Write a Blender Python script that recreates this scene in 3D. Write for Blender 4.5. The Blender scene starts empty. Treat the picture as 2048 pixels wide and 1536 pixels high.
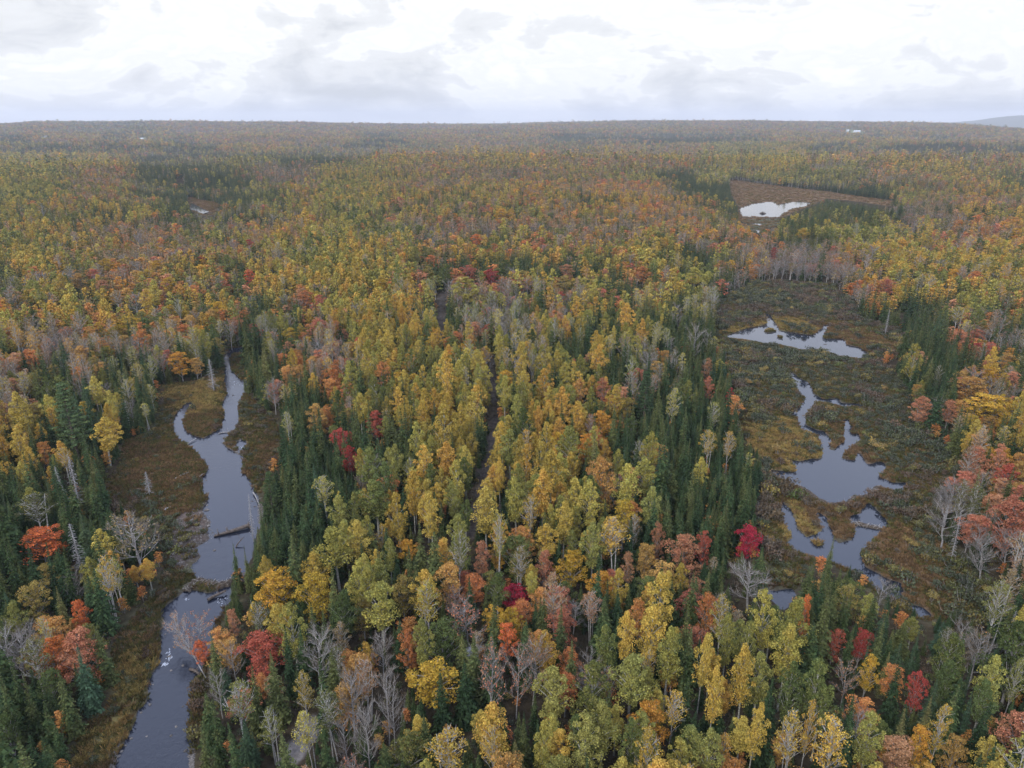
import bpy, bmesh, math, random
import numpy as np
random.seed(7); rng = np.random.default_rng(11)
S = bpy.context.scene
R = math.radians
# ------------------------------------------------------------------ camera
CAM_H, PITCH, F = 80.0, R(19.8), 1450.0
cam = bpy.data.cameras.new("camera"); camo = bpy.data.objects.new("camera", cam)
S.collection.objects.link(camo)
camo.location = (0, 0, CAM_H); camo.rotation_euler = (math.pi/2-PITCH, 0, 0)
cam.sensor_width = 36; cam.lens = 36*F/2048; cam.clip_start = 1; cam.clip_end = 60000
S.camera = camo
S.render.resolution_x, S.render.resolution_y = 1024, 768
# ------------------------------------------------------------------ light
S.view_settings.view_transform = 'Standard'; S.view_settings.look = 'None'
S.view_settings.gamma = 1; S.view_settings.exposure = 0.55
SUN_EL, SUN_ROT = R(38), R(215)
CLOUD_STRENGTH = 0.8
HAZE = 0.00008
sun = bpy.data.lights.new("sun", 'SUN'); suno = bpy.data.objects.new("sun", sun)
S.collection.objects.link(suno)
sun.energy = 1.5; sun.angle = R(10); sun.color = (1, .95, .87)
sd = (math.cos(SUN_EL)*math.sin(SUN_ROT), math.cos(SUN_EL)*math.cos(SUN_ROT), math.sin(SUN_EL))
from mathutils import Vector, Matrix, Euler
suno.rotation_euler = Vector(sd).to_track_quat('Z', 'Y').to_euler()
W = bpy.data.worlds.new("World"); S.world = W; W.use_nodes = True
def NT(nt):
    nt.nodes.clear()
    def N(t, ins=None, **kw):
        n = nt.nodes.new(t)
        for k, v in kw.items(): setattr(n, k, v)
        for k, v in (ins or {}).items():
            if isinstance(v, bpy.types.NodeSocket): nt.links.new(v, n.inputs[k])
            else: n.inputs[k].default_value = v
        return n
    return N
def ramp(n, pts):
    cr = n.color_ramp
    while len(cr.elements) > 1: cr.elements.remove(cr.elements[-1])
    for i, (p, c) in enumerate(pts):
        e = cr.elements[0] if i == 0 else cr.elements.new(p)
        e.position = p; e.color = (*c, 1) if len(c) == 3 else c
N = NT(W.node_tree)
def M_(op, a, b=0.0, c=None, N=None):
    ins = {0: a, 1: b}
    if c is not None: ins[2] = c
    return N('ShaderNodeMath', ins, operation=op).outputs[0]
tc = N('ShaderNodeTexCoord')
sp = N('ShaderNodeSeparateXYZ', {0: tc.outputs['Generated']})
z = M_('MAXIMUM', sp.outputs[2], 0.0, N=N)
zz = M_('ADD', z, 0.10, N=N)
u = M_('DIVIDE', sp.outputs[0], zz, N=N); v = M_('DIVIDE', sp.outputs[1], zz, N=N)
deck = N('ShaderNodeCombineXYZ', {0: u, 1: v, 2: 0.0})
n1 = N('ShaderNodeTexNoise', {'Vector': deck.outputs[0], 'Scale': .5, 'Detail': 9, 'Roughness': .55, 'Distortion': .35})
zs = M_('MULTIPLY', sp.outputs[2], 2.3, N=N)
bil = N('ShaderNodeCombineXYZ', {0: sp.outputs[0], 1: sp.outputs[1], 2: zs})
n2 = N('ShaderNodeTexNoise', {'Vector': bil.outputs[0], 'Scale': 4.6, 'Detail': 10, 'Roughness': .55, 'Distortion': .7})
n3 = N('ShaderNodeTexNoise', {'Vector': bil.outputs[0], 'Scale': 17, 'Detail': 9, 'Roughness': .6, 'Distortion': .6})
mixn = M_('ADD', M_('MULTIPLY', n1.outputs[0], .24, N=N), M_('ADD', M_('MULTIPLY', n2.outputs[0], .54, N=N), M_('MULTIPLY', n3.outputs[0], .22, N=N), N=N), N=N)
# thicker, greyer bases towards the horizon
el = N('ShaderNodeMapRange', {0: sp.outputs[2], 1: 0.0, 2: 0.16, 3: -.035, 4: .04}, clamp=True)
cb = M_('ADD', mixn, el.outputs[0], N=N)
rc = N('ShaderNodeValToRGB', {0: cb})
ramp(rc, [(.36, (.58, .60, .63)), (.42, (.67, .69, .72)), (.455, (.765, .78, .80)), (.485, (.80, .815, .835)), (.505, (.93, .94, .95)), (.54, (.88, .895, .92)), (.58, (1.0, 1.0, 1.0))])
hz = N('ShaderNodeMapRange', {0: sp.outputs[2], 1: 0.0, 2: 0.022, 3: .5, 4: 0.0}, clamp=True)
hm = N('ShaderNodeMix', {0: hz.outputs[0], 6: rc.outputs[0], 7: (.85, .86, .87, 1)}, data_type='RGBA')
up = N('ShaderNodeMapRange', {0: sp.outputs[2], 1: 0.14, 2: 0.5, 3: 0.0, 4: 1.0}, clamp=True)
um = N('ShaderNodeMix', {0: up.outputs[0], 6: hm.outputs[2], 7: (1.24, 1.42, 1.95, 1)}, data_type='RGBA')
bgc = N('ShaderNodeBackground', {0: um.outputs[2], 1: CLOUD_STRENGTH})
sky = N('ShaderNodeTexSky', sky_type='NISHITA', sun_disc=False, sun_elevation=SUN_EL, sun_rotation=SUN_ROT)
bgs = N('ShaderNodeBackground', {0: sky.outputs[0], 1: .1})
cov = N('ShaderNodeMapRange', {0: mixn, 1: .30, 2: .40, 3: .80, 4: 1.0}, clamp=True)
ms = N('ShaderNodeMixShader', {0: cov.outputs[0], 1: bgs.outputs[0], 2: bgc.outputs[0]})
N('ShaderNodeOutputWorld', {0: ms.outputs[0]})
cy = S.cycles
cy.max_bounces = 5; cy.diffuse_bounces = 1; cy.glossy_bounces = 2; cy.transmission_bounces = 2
cy.volume_bounces = 0; cy.transparent_max_bounces = 6; cy.use_denoising = True
cy.caustics_reflective = False; cy.caustics_refractive = False
# ------------------------------------------------------------------ survey helpers (photo pixel <-> ground)
sp_, cp_ = math.sin(PITCH), math.cos(PITCH)
def ground(px, py, h=0.0):
    """point of the plane z=h seen at a photo pixel"""
    px = np.asarray(px, float); py = np.asarray(py, float)
    dx = px-1024; u_ = -(py-768)
    dy = cp_*F+sp_*u_; dz = -sp_*F+cp_*u_
    t = (CAM_H-h)/np.maximum(-dz, 1e-3)
    return dx*t, dy*t
def pixel(x, y, z_):
    d = y*cp_+(CAM_H-z_)*sp_
    d = np.maximum(d, 1.0)
    return 1024+F*x/d, 768-F*(y*sp_-(CAM_H-z_)*cp_)/d, d
def G(pts):
    a = np.array(pts, float); x, y = ground(a[:, 0], a[:, 1]); return np.stack([x, y], 1)
def sstep(a, b, x):
    t = np.clip((x-a)/(b-a), 0, 1); return t*t*(3-2*t)
def _h(i, j, k=0):
    n = (i.astype(np.int64)*73856093) ^ (j.astype(np.int64)*19349663) ^ (k*83492791)
    n = (n ^ (n >> 13)) & 0x7fffffff
    n = (n*1274126177) & 0x7fffffff
    n = (n ^ (n >> 15)) & 0xffffff
    return n/float(0xffffff)
def vnoise(x, y, k=0):
    xi = np.floor(x); yi = np.floor(y); fx = x-xi; fy = y-yi
    fx = fx*fx*(3-2*fx); fy = fy*fy*(3-2*fy)
    a = _h(xi, yi, k); b = _h(xi+1, yi, k); c = _h(xi, yi+1, k); d = _h(xi+1, yi+1, k)
    return (a*(1-fx)+b*fx)*(1-fy)+(c*(1-fx)+d*fx)*fy
def fbm(x, y, o=4, k=0):
    s = 0; a = .5; t = 0
    for i in range(o):
        s = s+a*vnoise(x*2**i+i*17.3, y*2**i-i*9.1, k+i); t += a; a *= .5
    return s/t
def sdist(polys, x, y, maxd=1e9):
    """signed distance to a union of polygons, negative inside"""
    x = np.asarray(x, float); y = np.asarray(y, float)
    best = np.full(x.shape, 1e9); ins = np.zeros(x.shape, bool)
    for P in polys:
        x0, y0 = P.min(0); x1, y1 = P.max(0); m = 90
        sel = np.nonzero((x > x0-m) & (x < x1+m) & (y > y0-m) & (y < y1+m))[0]
        if len(sel) == 0: continue
        xs = x[sel]; ys = y[sel]; b = np.full(xs.shape, 1e9); q = np.zeros(xs.shape, bool)
        Q = np.roll(P, -1, 0)
        for (ax, ay), (bx, by) in zip(P, Q):
            ex, ey = bx-ax, by-ay; L = ex*ex+ey*ey+1e-9
            t = np.clip(((xs-ax)*ex+(ys-ay)*ey)/L, 0, 1)
            b = np.minimum(b, (xs-ax-t*ex)**2+(ys-ay-t*ey)**2)
            if ay != by:
                c = ((ay > ys) != (by > ys)) & (xs < (bx-ax)*(ys-ay)/(by-ay)+ax)
                q ^= c
        b = np.sqrt(b)
        best[sel] = np.minimum(best[sel], b); ins[sel] |= q
    return np.where(ins, -best, best)
def inside_px(polys, px, py):
    r = np.zeros(px.shape, bool)
    for P in polys:
        P = np.array(P, float); Q = np.roll(P, -1, 0); q = np.zeros(px.shape, bool)
        for (ax, ay), (bx, by) in zip(P, Q):
            if ay != by: q ^= ((ay > py) != (by > py)) & (px < (bx-ax)*(py-ay)/(by-ay)+ax)
        r |= q
    return r
# ------------------------------------------------------------------ surveyed outlines (photo pixels)
BROOK = [[(452,733),(450,760),(457,787),(447,807),(452,830),(445,857),(427,867),(407,879),(387,873),(368,863),(362,840),(370,823),(383,808),(377,806),(358,823),(350,840),(349,860),(360,877),(377,888),(398,902),(408,917),(423,935),(410,953),(407,977),(420,993),(412,1017),(423,1043),(418,1057),(430,1077),(400,1094),(405,1111),(387,1134),(400,1158),(457,1164),(478,1162),(495,1120),(506,1090),(514,1043),(513,1000),(503,980),(497,963),(483,947),(480,913),(447,893),(440,887),(460,863),(473,853),(475,840),(473,813),(480,800),(487,773),(503,763),(480,762),(462,743),(456,722),(466,705),(505,706),(522,700),(500,694),(462,697),(449,720)],
 [(370,1182),(343,1207),(327,1224),(333,1244),(327,1270),(325,1300),(327,1324),(310,1347),(303,1390),(300,1407),(283,1420),(277,1444),(260,1484),(247,1500),(237,1536),(195,1640),(170,1760),(340,1760),(362,1640),(372,1536),(370,1517),(373,1490),(356,1480),(370,1450),(370,1417),(377,1387),(383,1360),(397,1337),(417,1290),(423,1257),(430,1237),(447,1210),(460,1190),(470,1160),(452,1160),(450,1180),(417,1188)],
 [(478,905),(484,900),(490,890),(482,880),(476,885),(480,895)]]
BROOKFAR = [[(380,406),(388,407),(397,414),(410,419),(424,427),(412,430),(393,423),(383,418)]]
PONDS = [[(1455,671),(1492,658),(1522,652),(1537,647),(1530,628),(1537,628),(1545,640),(1552,650),(1557,660),(1572,663),(1598,667),(1628,672),(1652,678),(1685,678),(1692,690),(1718,695),(1738,710),(1718,718),(1678,712),(1642,700),(1598,699),(1565,690),(1532,688),(1492,680),(1458,677)],
 [(1650,650),(1656,650),(1648,664),(1634,674),(1626,672),(1642,660)],
 [(1578,742),(1598,757),(1615,765),(1625,787),(1645,800),(1675,797),(1680,806),(1723,809),(1723,813),(1685,813),(1648,804),(1625,802),(1605,790),(1595,773),(1582,750)],
 [(1585,830),(1598,818),(1613,822),(1608,833),(1609,850),(1632,861),(1645,862),(1658,877),(1655,897),(1668,903),(1692,883),(1692,840),(1697,840),(1699,875),(1715,868),(1718,876),(1698,893),(1682,907),(1678,917),(1712,923),(1718,907),(1732,930),(1762,925),(1768,937),(1752,953),(1788,968),(1815,966),(1795,983),(1755,970),(1745,987),(1735,993),(1705,990),(1692,1007),(1655,1007),(1628,993),(1612,977),(1578,965),(1545,950),(1540,941),(1595,947),(1597,933),(1576,918),(1597,926),(1618,920),(1648,917),(1648,907),(1643,893),(1650,883),(1634,868),(1605,858),(1598,834)],
 [(1566,1006),(1578,1020),(1592,1057),(1612,1077),(1632,1073),(1650,1062),(1646,1045),(1636,1027),(1647,1035),(1657,1057),(1664,1077),(1678,1088),(1708,1080),(1715,1057),(1702,1037),(1725,1027),(1738,1008),(1758,1027),(1772,1050),(1750,1056),(1758,1060),(1735,1080),(1725,1097),(1718,1101),(1715,1114),(1725,1134),(1752,1147),(1772,1161),(1798,1167),(1804,1181),(1792,1196),(1765,1183),(1742,1161),(1708,1141),(1678,1125),(1648,1116),(1618,1109),(1592,1098),(1576,1086),(1590,1077),(1576,1051),(1566,1024)],
 [(1612,798),(1628,802),(1614,823),(1600,821)], [(1638,664),(1650,668),(1640,676),(1630,673)],
 [(1825,1210),(1840,1216),(1858,1230),(1840,1232)],
 [(1532,1184),(1585,1181),(1592,1197),(1565,1214),(1550,1197)],
 [(1610,935),(1618,930),(1616,940)]]
PONDFAR = [[(1480,417),(1508,407),(1542,403),(1555,410),(1592,403),(1620,405),(1612,413),(1585,417),(1565,427),(1555,435),(1515,433),(1486,433)],[(1502,446),(1520,447),(1524,451),(1508,450)],[(1511,461),(1518,460),(1517,466)],
 [(1515,521),(1534,522),(1532,526)],[(1545,526),(1556,527),(1550,530)]]
ISLES = [[(1614,1082),(1622,1075),(1640,1077),(1656,1086),(1648,1095),(1630,1094)], [(1524,661),(1540,656),(1558,661),(1545,666),(1528,666)], [(1552,673),(1566,671),(1568,677),(1556,678)], [(1597,685),(1605,682),(1606,688),(1598,689)],[(1620,684),(1632,685),(1628,689)],[(1637,688),(1658,686),(1656,690)],[(1690,932),(1700,933),(1696,938)],[(1728,944),(1738,942),(1735,950)],[(1742,950),(1750,948),(1748,954)],
 [(1735,1140),(1742,1134),(1746,1141)]]
OPEN_PX = [[(320,773),(400,763),(448,733),(450,700),(462,694),(530,694),(526,708),(490,712),(493,745),(483,780),(520,813),(547,840),(567,887),(570,927),(533,960),(520,993),(513,1067),(505,1100),(470,1130),(462,1165),(465,1200),(440,1250),(425,1300),(415,1350),(410,1407),(410,1451),(393,1491),(390,1560),(380,1760),(120,1760),(143,1536),(143,1491),(167,1451),(213,1424),(233,1374),(213,1324),(233,1277),(283,1217),(320,1177),(327,1141),(322,1100),(320,1043),(233,1033),(200,983),(240,933),(247,883),(300,870),(318,833)],
 [(1440,605),(1500,570),(1560,562),(1660,575),(1700,605),(1720,640),(1800,665),(1830,700),(1790,715),(1745,722),(1775,745),(1798,760),(1815,787),(1832,847),(1875,893),(1898,920),(1925,950),(1872,987),(1858,1017),(1885,1073),(1925,1124),(1965,1157),(1998,1211),(1982,1257),(1932,1257),(1832,1240),(1798,1224),(1762,1200),(1715,1170),(1665,1130),(1618,1138),(1598,1174),(1596,1206),(1552,1200),(1525,1157),(1532,1107),(1500,1060),(1518,1000),(1530,950),(1522,920),(1485,877),(1475,833),(1472,787),(1455,733),(1442,697),(1425,667)],
 [(1458,358),(1515,367),(1578,375),(1652,383),(1718,393),(1795,403),(1782,413),(1720,404),(1652,397),(1625,410),(1590,424),(1562,436),(1560,452),(1530,458),(1522,470),(1508,466),(1500,450),(1474,440),(1478,413),(1462,387)],
 [(374,397),(386,394),(398,400),(420,403),(441,408),(446,413),(434,417),(432,424),(426,431),(408,431),(392,426),(381,419),(375,408)], [(350,352),(366,350),(368,364),(352,362)]]
TRAIL_PX = [[(976,730),(990,730),(1000,880),(985,960),(962,1050),(940,1050),(966,950),(982,880)], [(872,600),(893,600),(892,690),(874,690)],
 [(940,1040),(962,1040),(952,1100),(925,1100)]]
ROAD_PX = [[(640,1430),(660,1445),(625,1500),(600,1560),(560,1660),(500,1660),(545,1560),(575,1500),(605,1450)], [(925,1312),(990,1308),(1000,1335),(930,1345)]]
WATER = [G(p) for p in BROOK+BROOKFAR+PONDS+PONDFAR]
ISLE = [G(p) for p in ISLES]
OPEN = [G(p) for p in OPEN_PX]
ROAD = [G(p) for p in ROAD_PX]; TRAIL = [G(p) for p in TRAIL_PX]
RUST_PX = [[(1600,640),(1680,645),(1740,660),(1805,695),(1790,712),(1740,705),(1685,678),(1640,668)],[(1640,850),(1690,845),(1695,880),(1668,905),(1655,885)],[(1720,1070),(1800,1045),(1870,1100),(1900,1180),(1880,1235),(1800,1200),(1760,1150),(1715,1120)],
 [(250,885),(380,880),(420,930),(400,1050),(330,1040),(250,960)],[(362,865),(368,825),(440,815),(455,840),(430,870),(405,880)],[(1458,358),(1795,400),(1782,413),(1652,397),(1562,436),(1474,440)],[(1560,1010),(1740,1000),(1710,1080),(1600,1075)],[(500,870),(560,880),(566,930),(500,950)],[(1660,880),(1730,880),(1790,990),(1690,930)]]
GOLD_PX = [[(1425,668),(1520,640),(1545,630),(1600,640),(1640,668),(1560,662),(1480,665)],[(1500,850),(1560,835),(1620,862),(1650,900),(1645,925),(1595,948),(1540,940),(1500,900)],[(1590,1000),(1660,1080),(1650,1100),(1530,1080)],[(260,1300),(320,1300),(300,1400),(250,1480),(200,1536),(150,1536),(230,1400)],[(320,780),(440,760),(445,820),(350,830)]]
RUST_PX += [OPEN_PX[3], OPEN_PX[4]]
RUST = [G(p) for p in RUST_PX]; GOLD = [G(p) for p in GOLD_PX]
def height(x, y):
    x = np.asarray(x, float); y = np.asarray(y, float)
    r = np.hypot(x, y)
    dw = sdist(WATER, x, y); di = sdist(ISLE, x, y)
    dw = np.maximum(dw, -di)
    do = np.minimum(sdist(OPEN, x, y), dw)
    mask = sstep(2, 85, do)
    shore = np.clip(.23*(dw-.55)-.09, -.8, .26)+(fbm(x/2.3, y/2.3, 3, 5)-.5)*.28
    hills = 1.0+4*fbm(x/150, y/150, 3, 1)+sstep(350, 700, r)*15*(fbm(x/240, y/170, 3, 12)-.35)
    hills = hills+17*np.exp(-((x+20)/380)**2-((y-1180)/300)**2)+13*np.exp(-((x+620)/260)**2-((y-880)/240)**2)+14*np.exp(-((x-760)/260)**2-((y-1250)/260)**2)
    far = sstep(1500, 2600, r)*(1-.5*sstep(4500, 6000, r))*22*(fbm(x/900, y/420, 3, 2)-.4)*2-13*sstep(1450, 1800, r)*(1-sstep(2100, 2700, r))
    az = np.arctan2(x, np.maximum(y, 1))
    sky_px = 1024+1541*np.tan(np.clip(az, -1.2, 1.2))
    prof = np.interp(sky_px, [-400, 0, 60, 250, 600, 700, 800, 950, 1100, 1300, 1600, 1850, 1920, 2048, 2400], [40, 58, 70, 74, 70, 60, 47, 52, 62, 72, 69, 62, 57, 28, 20])
    ridge = sstep(2500, 5800, r)*(prof+13*(fbm(x/800, y/1600, 3, 3)-.5)*2)+sstep(2500, 3400, r)*(1-sstep(3600, 4600, r))*14*(fbm(x/800, y/800, 2, 6)-.4)
    ridge = ridge*(1-.93*sstep(6600, 9000, r))
    back = sstep(10500, 13500, r)*(30+110*fbm(az*7+1.2, r/9000, 3, 4))*(1-sstep(14500, 17500, r))
    mount = 118*np.exp(-((az-R(33.4))/R(2.2))**2)*sstep(11500, 14000, r)*(1-sstep(14500, 17500, r))
    return shore+mask*hills+far+ridge+back*.75+mount
# ------------------------------------------------------------------ mesh helpers
def mesh_np(name, V, Fq, mats, mi=None, smooth=False):
    """V (n,3); Fq list of (k,m) int arrays"""
    me = bpy.data.meshes.new(name)
    V = np.asarray(V, np.float32)
    Fq = [f for f in Fq if len(f)]
    loops = np.concatenate([f.ravel() for f in Fq]).astype(np.int32)
    tot = np.concatenate([np.full(len(f), f.shape[1], np.int32) for f in Fq])
    st = np.concatenate([[0], np.cumsum(tot)[:-1]]).astype(np.int32)
    me.vertices.add(len(V)); me.vertices.foreach_set("co", V.ravel())
    me.loops.add(len(loops)); me.loops.foreach_set("vertex_index", loops)
    me.polygons.add(len(tot)); me.polygons.foreach_set("loop_start", st)
    for m in mats: me.materials.append(m)
    if mi is not None: me.polygons.foreach_set("material_index", np.asarray(mi, np.int32))
    me.update(calc_edges=True)
    if not smooth: me.shade_flat()
    else: me.shade_smooth()
    return me
class Geo:
    def __init__(s): s.V = []; s.Q = []; s.n = 0; s.M = []
    def add(s, V, Q, m=0):
        V = np.asarray(V, float).reshape(-1, 3); Q = np.asarray(Q, int).reshape(-1, 4)
        s.V.append(V); s.Q.append(Q+s.n); s.n += len(V); s.M.append(np.full(len(Q), m))
    def join(s, o, m): # merge another Geo with material m
        if o.n: s.add(np.concatenate(o.V), np.concatenate(o.Q), m)
    def mesh(s, name, mats, smooth=False):
        return mesh_np(name, np.concatenate(s.V), [np.concatenate(s.Q)], mats, np.concatenate(s.M), smooth)
    def tube(s, pts, rad, k=5):
        pts = [Vector(p) for p in pts]; rings = []
        for i, p in enumerate(pts):
            d = (pts[min(i+1, len(pts)-1)]-pts[max(i-1, 0)]).normalized()
            a = d.orthogonal().normalized() if i == 0 else (a-d*a.dot(d)).normalized()
            b = d.cross(a)
            for j in range(k):
                t = 2*math.pi*j/k; rings.append(p+(a*math.cos(t)+b*math.sin(t))*rad[i])
        Q = []
        for i in range(len(pts)-1):
            for j in range(k):
                j2 = (j+1) % k; Q.append((i*k+j, i*k+j2, (i+1)*k+j2, (i+1)*k+j))
        s.add([tuple(v) for v in rings], Q)
    def leaves(s, C, nrm, size, aspect=.8):
        """one rhombic leaf spray per centre, facing nrm"""
        C = np.asarray(C); n = len(C)
        if n == 0: return
        nrm = nrm/(np.linalg.norm(nrm, axis=1, keepdims=True)+1e-6)
        t = rng.normal(size=(n, 3)); t -= nrm*(t*nrm).sum(1, keepdims=True); t /= np.linalg.norm(t, axis=1, keepdims=True)+1e-6
        b = np.cross(nrm, t); sz = np.broadcast_to(size, (n,))[:, None]*rng.uniform(.65, 1.35, (n, 1))
        V = np.stack([C-t*sz*.5, C+b*sz*.5*aspect-t*sz*.1, C+t*sz*.5, C-b*sz*.5*aspect+t*sz*.08], 1).reshape(-1, 3)
        s.add(V, np.arange(n*4).reshape(-1, 4))
def U(a, b): return random.uniform(a, b)
# ------------------------------------------------------------------ materials
def mat(name):
    m = bpy.data.materials.new(name); m.use_nodes = True; return m, NT(m.node_tree)
def leaf_mat(name, cols, trans=.16, vlo=.5, vhi=1.4, patch=55, rough_spec=False):
    """cols: 3 natural leaf tints of the kind; the tree's place, the tree and the single spray choose between them"""
    m, N = mat(name)
    oi = N('ShaderNodeObjectInfo'); ge = N('ShaderNodeNewGeometry')
    loc = N('ShaderNodeVectorMath', {0: oi.outputs['Location'], 1: (1/patch,)*3}, operation='MULTIPLY')
    nz = N('ShaderNodeTexNoise', {'Vector': loc.outputs[0], 'Scale': 1.0, 'Detail': 1})
    tco = N('ShaderNodeTexCoord'); ins = N('ShaderNodeTexNoise', {'Vector': tco.outputs['Object'], 'Scale': .38, 'Detail': 1})
    a = M_('ADD', nz.outputs[0], M_('MULTIPLY', M_('SUBTRACT', ins.outputs[0], .5, N=N), 1.1, N=N), N=N)
    a = M_('ADD', a, M_('MULTIPLY', M_('SUBTRACT', oi.outputs['Random'], .5, N=N), .75, N=N), N=N)
    a = M_('ADD', a, M_('MULTIPLY', M_('SUBTRACT', ge.outputs['Random Per Island'], .5, N=N), .34, N=N), N=N)
    r = N('ShaderNodeValToRGB', {0: a}); ramp(r, [(.15, cols[0]), (.5, cols[1]), (.85, cols[2])])
    q = M_('FRACT', M_('MULTIPLY', ge.outputs['Random Per Island'], 7.31, N=N), 0.0, N=N)
    q2 = M_('FRACT', M_('MULTIPLY', oi.outputs['Random'], 13.7, N=N), 0.0, N=N)
    val = N('ShaderNodeMapRange', {0: q, 3: vlo, 4: vhi}); v2 = N('ShaderNodeMapRange', {0: q2, 3: .78, 4: 1.2})
    vv = M_('MULTIPLY', val.outputs[0], v2.outputs[0], N=N)
    hs = N('ShaderNodeHueSaturation', {'Value': vv, 'Color': r.outputs[0]})
    d = N('ShaderNodeBsdfDiffuse', {0: hs.outputs[0]}); t = N('ShaderNodeBsdfTranslucent', {0: hs.outputs[0]})
    s = N('ShaderNodeMixShader', {0: trans, 1: d.outputs[0], 2: t.outputs[0]})
    N('ShaderNodeOutputMaterial', {0: s.outputs[0]}); return m
LM = {
 'gold':   leaf_mat('aspen_gold_leaves',  [(.34,.26,.06),(.47,.315,.06),(.50,.265,.06)]),
 'lime':   leaf_mat('aspen_lime_leaves',  [(.19,.19,.055),(.32,.285,.065),(.43,.32,.07)]),
 'green':  leaf_mat('aspen_green_leaves', [(.075,.10,.035),(.14,.155,.045),(.25,.225,.06)]),
 'mgold':  leaf_mat('maple_gold_leaves',  [(.32,.225,.035),(.46,.27,.04),(.50,.22,.045)]),
 'mgreen': leaf_mat('maple_green_leaves', [(.078,.104,.035),(.139,.144,.044),(.261,.183,.052)]),
 'orange': leaf_mat('maple_orange_leaves',[(.42,.255,.075),(.46,.215,.065),(.46,.16,.06)]),
 'vivid':  leaf_mat('maple_vivid_leaves', [(.539,.183,.052),(.592,.165,.052),(.539,.122,.052)]),
 'salmon': leaf_mat('maple_salmon_leaves',[(.41,.22,.11),(.42,.175,.09),(.38,.12,.075)]),
 'red':    leaf_mat('maple_red_leaves',   [(.365,.104,.061),(.383,.078,.052),(.296,.052,.044)]),
 'crimson':leaf_mat('maple_crimson_leaves',[(.331,.035,.048),(.348,.030,.048),(.278,.026,.039)]),
 'tan':    leaf_mat('tan_leaves',         [(.24,.185,.09),(.32,.215,.10),(.33,.18,.10)]),
 'olive':  leaf_mat('olive_leaves',       [(.087,.091,.035),(.131,.122,.044),(.191,.139,.048)]),
 'spruce': leaf_mat('spruce_needles',     [(.026,.045,.021),(.039,.059,.023),(.074,.083,.030)], .12, .45, 1.7, 30),
 'cedar':  leaf_mat('cedar_sprays',      [(.065,.074,.026),(.083,.091,.030),(.113,.104,.039)], .12, .5, 1.6, 30),
 'blue':   leaf_mat('fir_needles',        [(.040,.068,.038),(.045,.07,.036),(.055,.075,.036)], .12, .6, 1.4, 30),
 'pine':   leaf_mat('pine_needles',       [(.070,.109,.052),(.083,.117,.048),(.109,.131,.048)], .15, .6, 1.4, 30),
 'twig':   leaf_mat('fine_twigs', [(.148,.122,.096),(.174,.144,.117),(.131,.104,.078)], .1, .6, 1.4),
 'alder':  leaf_mat('alder_leaves',       [(.065,.071,.044),(.052,.065,.035),(.096,.096,.048)], .2, .6, 1.4, 14),
 'brown':  leaf_mat('heath_leaves',       [(.113,.074,.048),(.087,.070,.048),(.131,.091,.048)], .2, .6, 1.4, 14),
 'sedgeg': leaf_mat('sedge_gold_blades',  [(.27,.21,.07),(.32,.215,.07),(.22,.14,.06)], .2, .6, 1.4, 12),
 'sedger': leaf_mat('sedge_rust_blades',  [(.20,.125,.06),(.16,.10,.05),(.12,.075,.04)], .2, .6, 1.4, 12),
 'sedgeo': leaf_mat('sedge_olive_blades', [(.074,.074,.026),(.113,.104,.035),(.148,.096,.035)], .2, .6, 1.4, 12),
}
def bark(name, c1, c2, sc=3.0):
    m, N = mat(name)
    tc = N('ShaderNodeTexCoord'); mp = N('ShaderNodeMapping', {0: tc.outputs['Object'], 3: (1, 1, 2.2)})
    n = N('ShaderNodeTexNoise', {'Vector': mp.outputs[0], 'Scale': sc, 'Detail': 4})
    r = N('ShaderNodeValToRGB', {0: n.outputs[0]}); ramp(r, [(.38, c1), (.6, c2)])
    d = N('ShaderNodeBsdfDiffuse', {0: r.outputs[0]}); N('ShaderNodeOutputMaterial', {0: d.outputs[0]}); return m
BK = {'white': bark('birch_bark', (.25,.23,.20), (.50,.48,.44)), 'pale': bark('aspen_bark', (.20,.19,.15), (.40,.385,.33)),
      'grey': bark('grey_bark', (.17,.155,.14), (.34,.32,.295)), 'dark': bark('dark_bark', (.07,.055,.045), (.14,.115,.095)),
      'dead': bark('dead_wood', (.19,.18,.165), (.38,.36,.34))}
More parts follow.
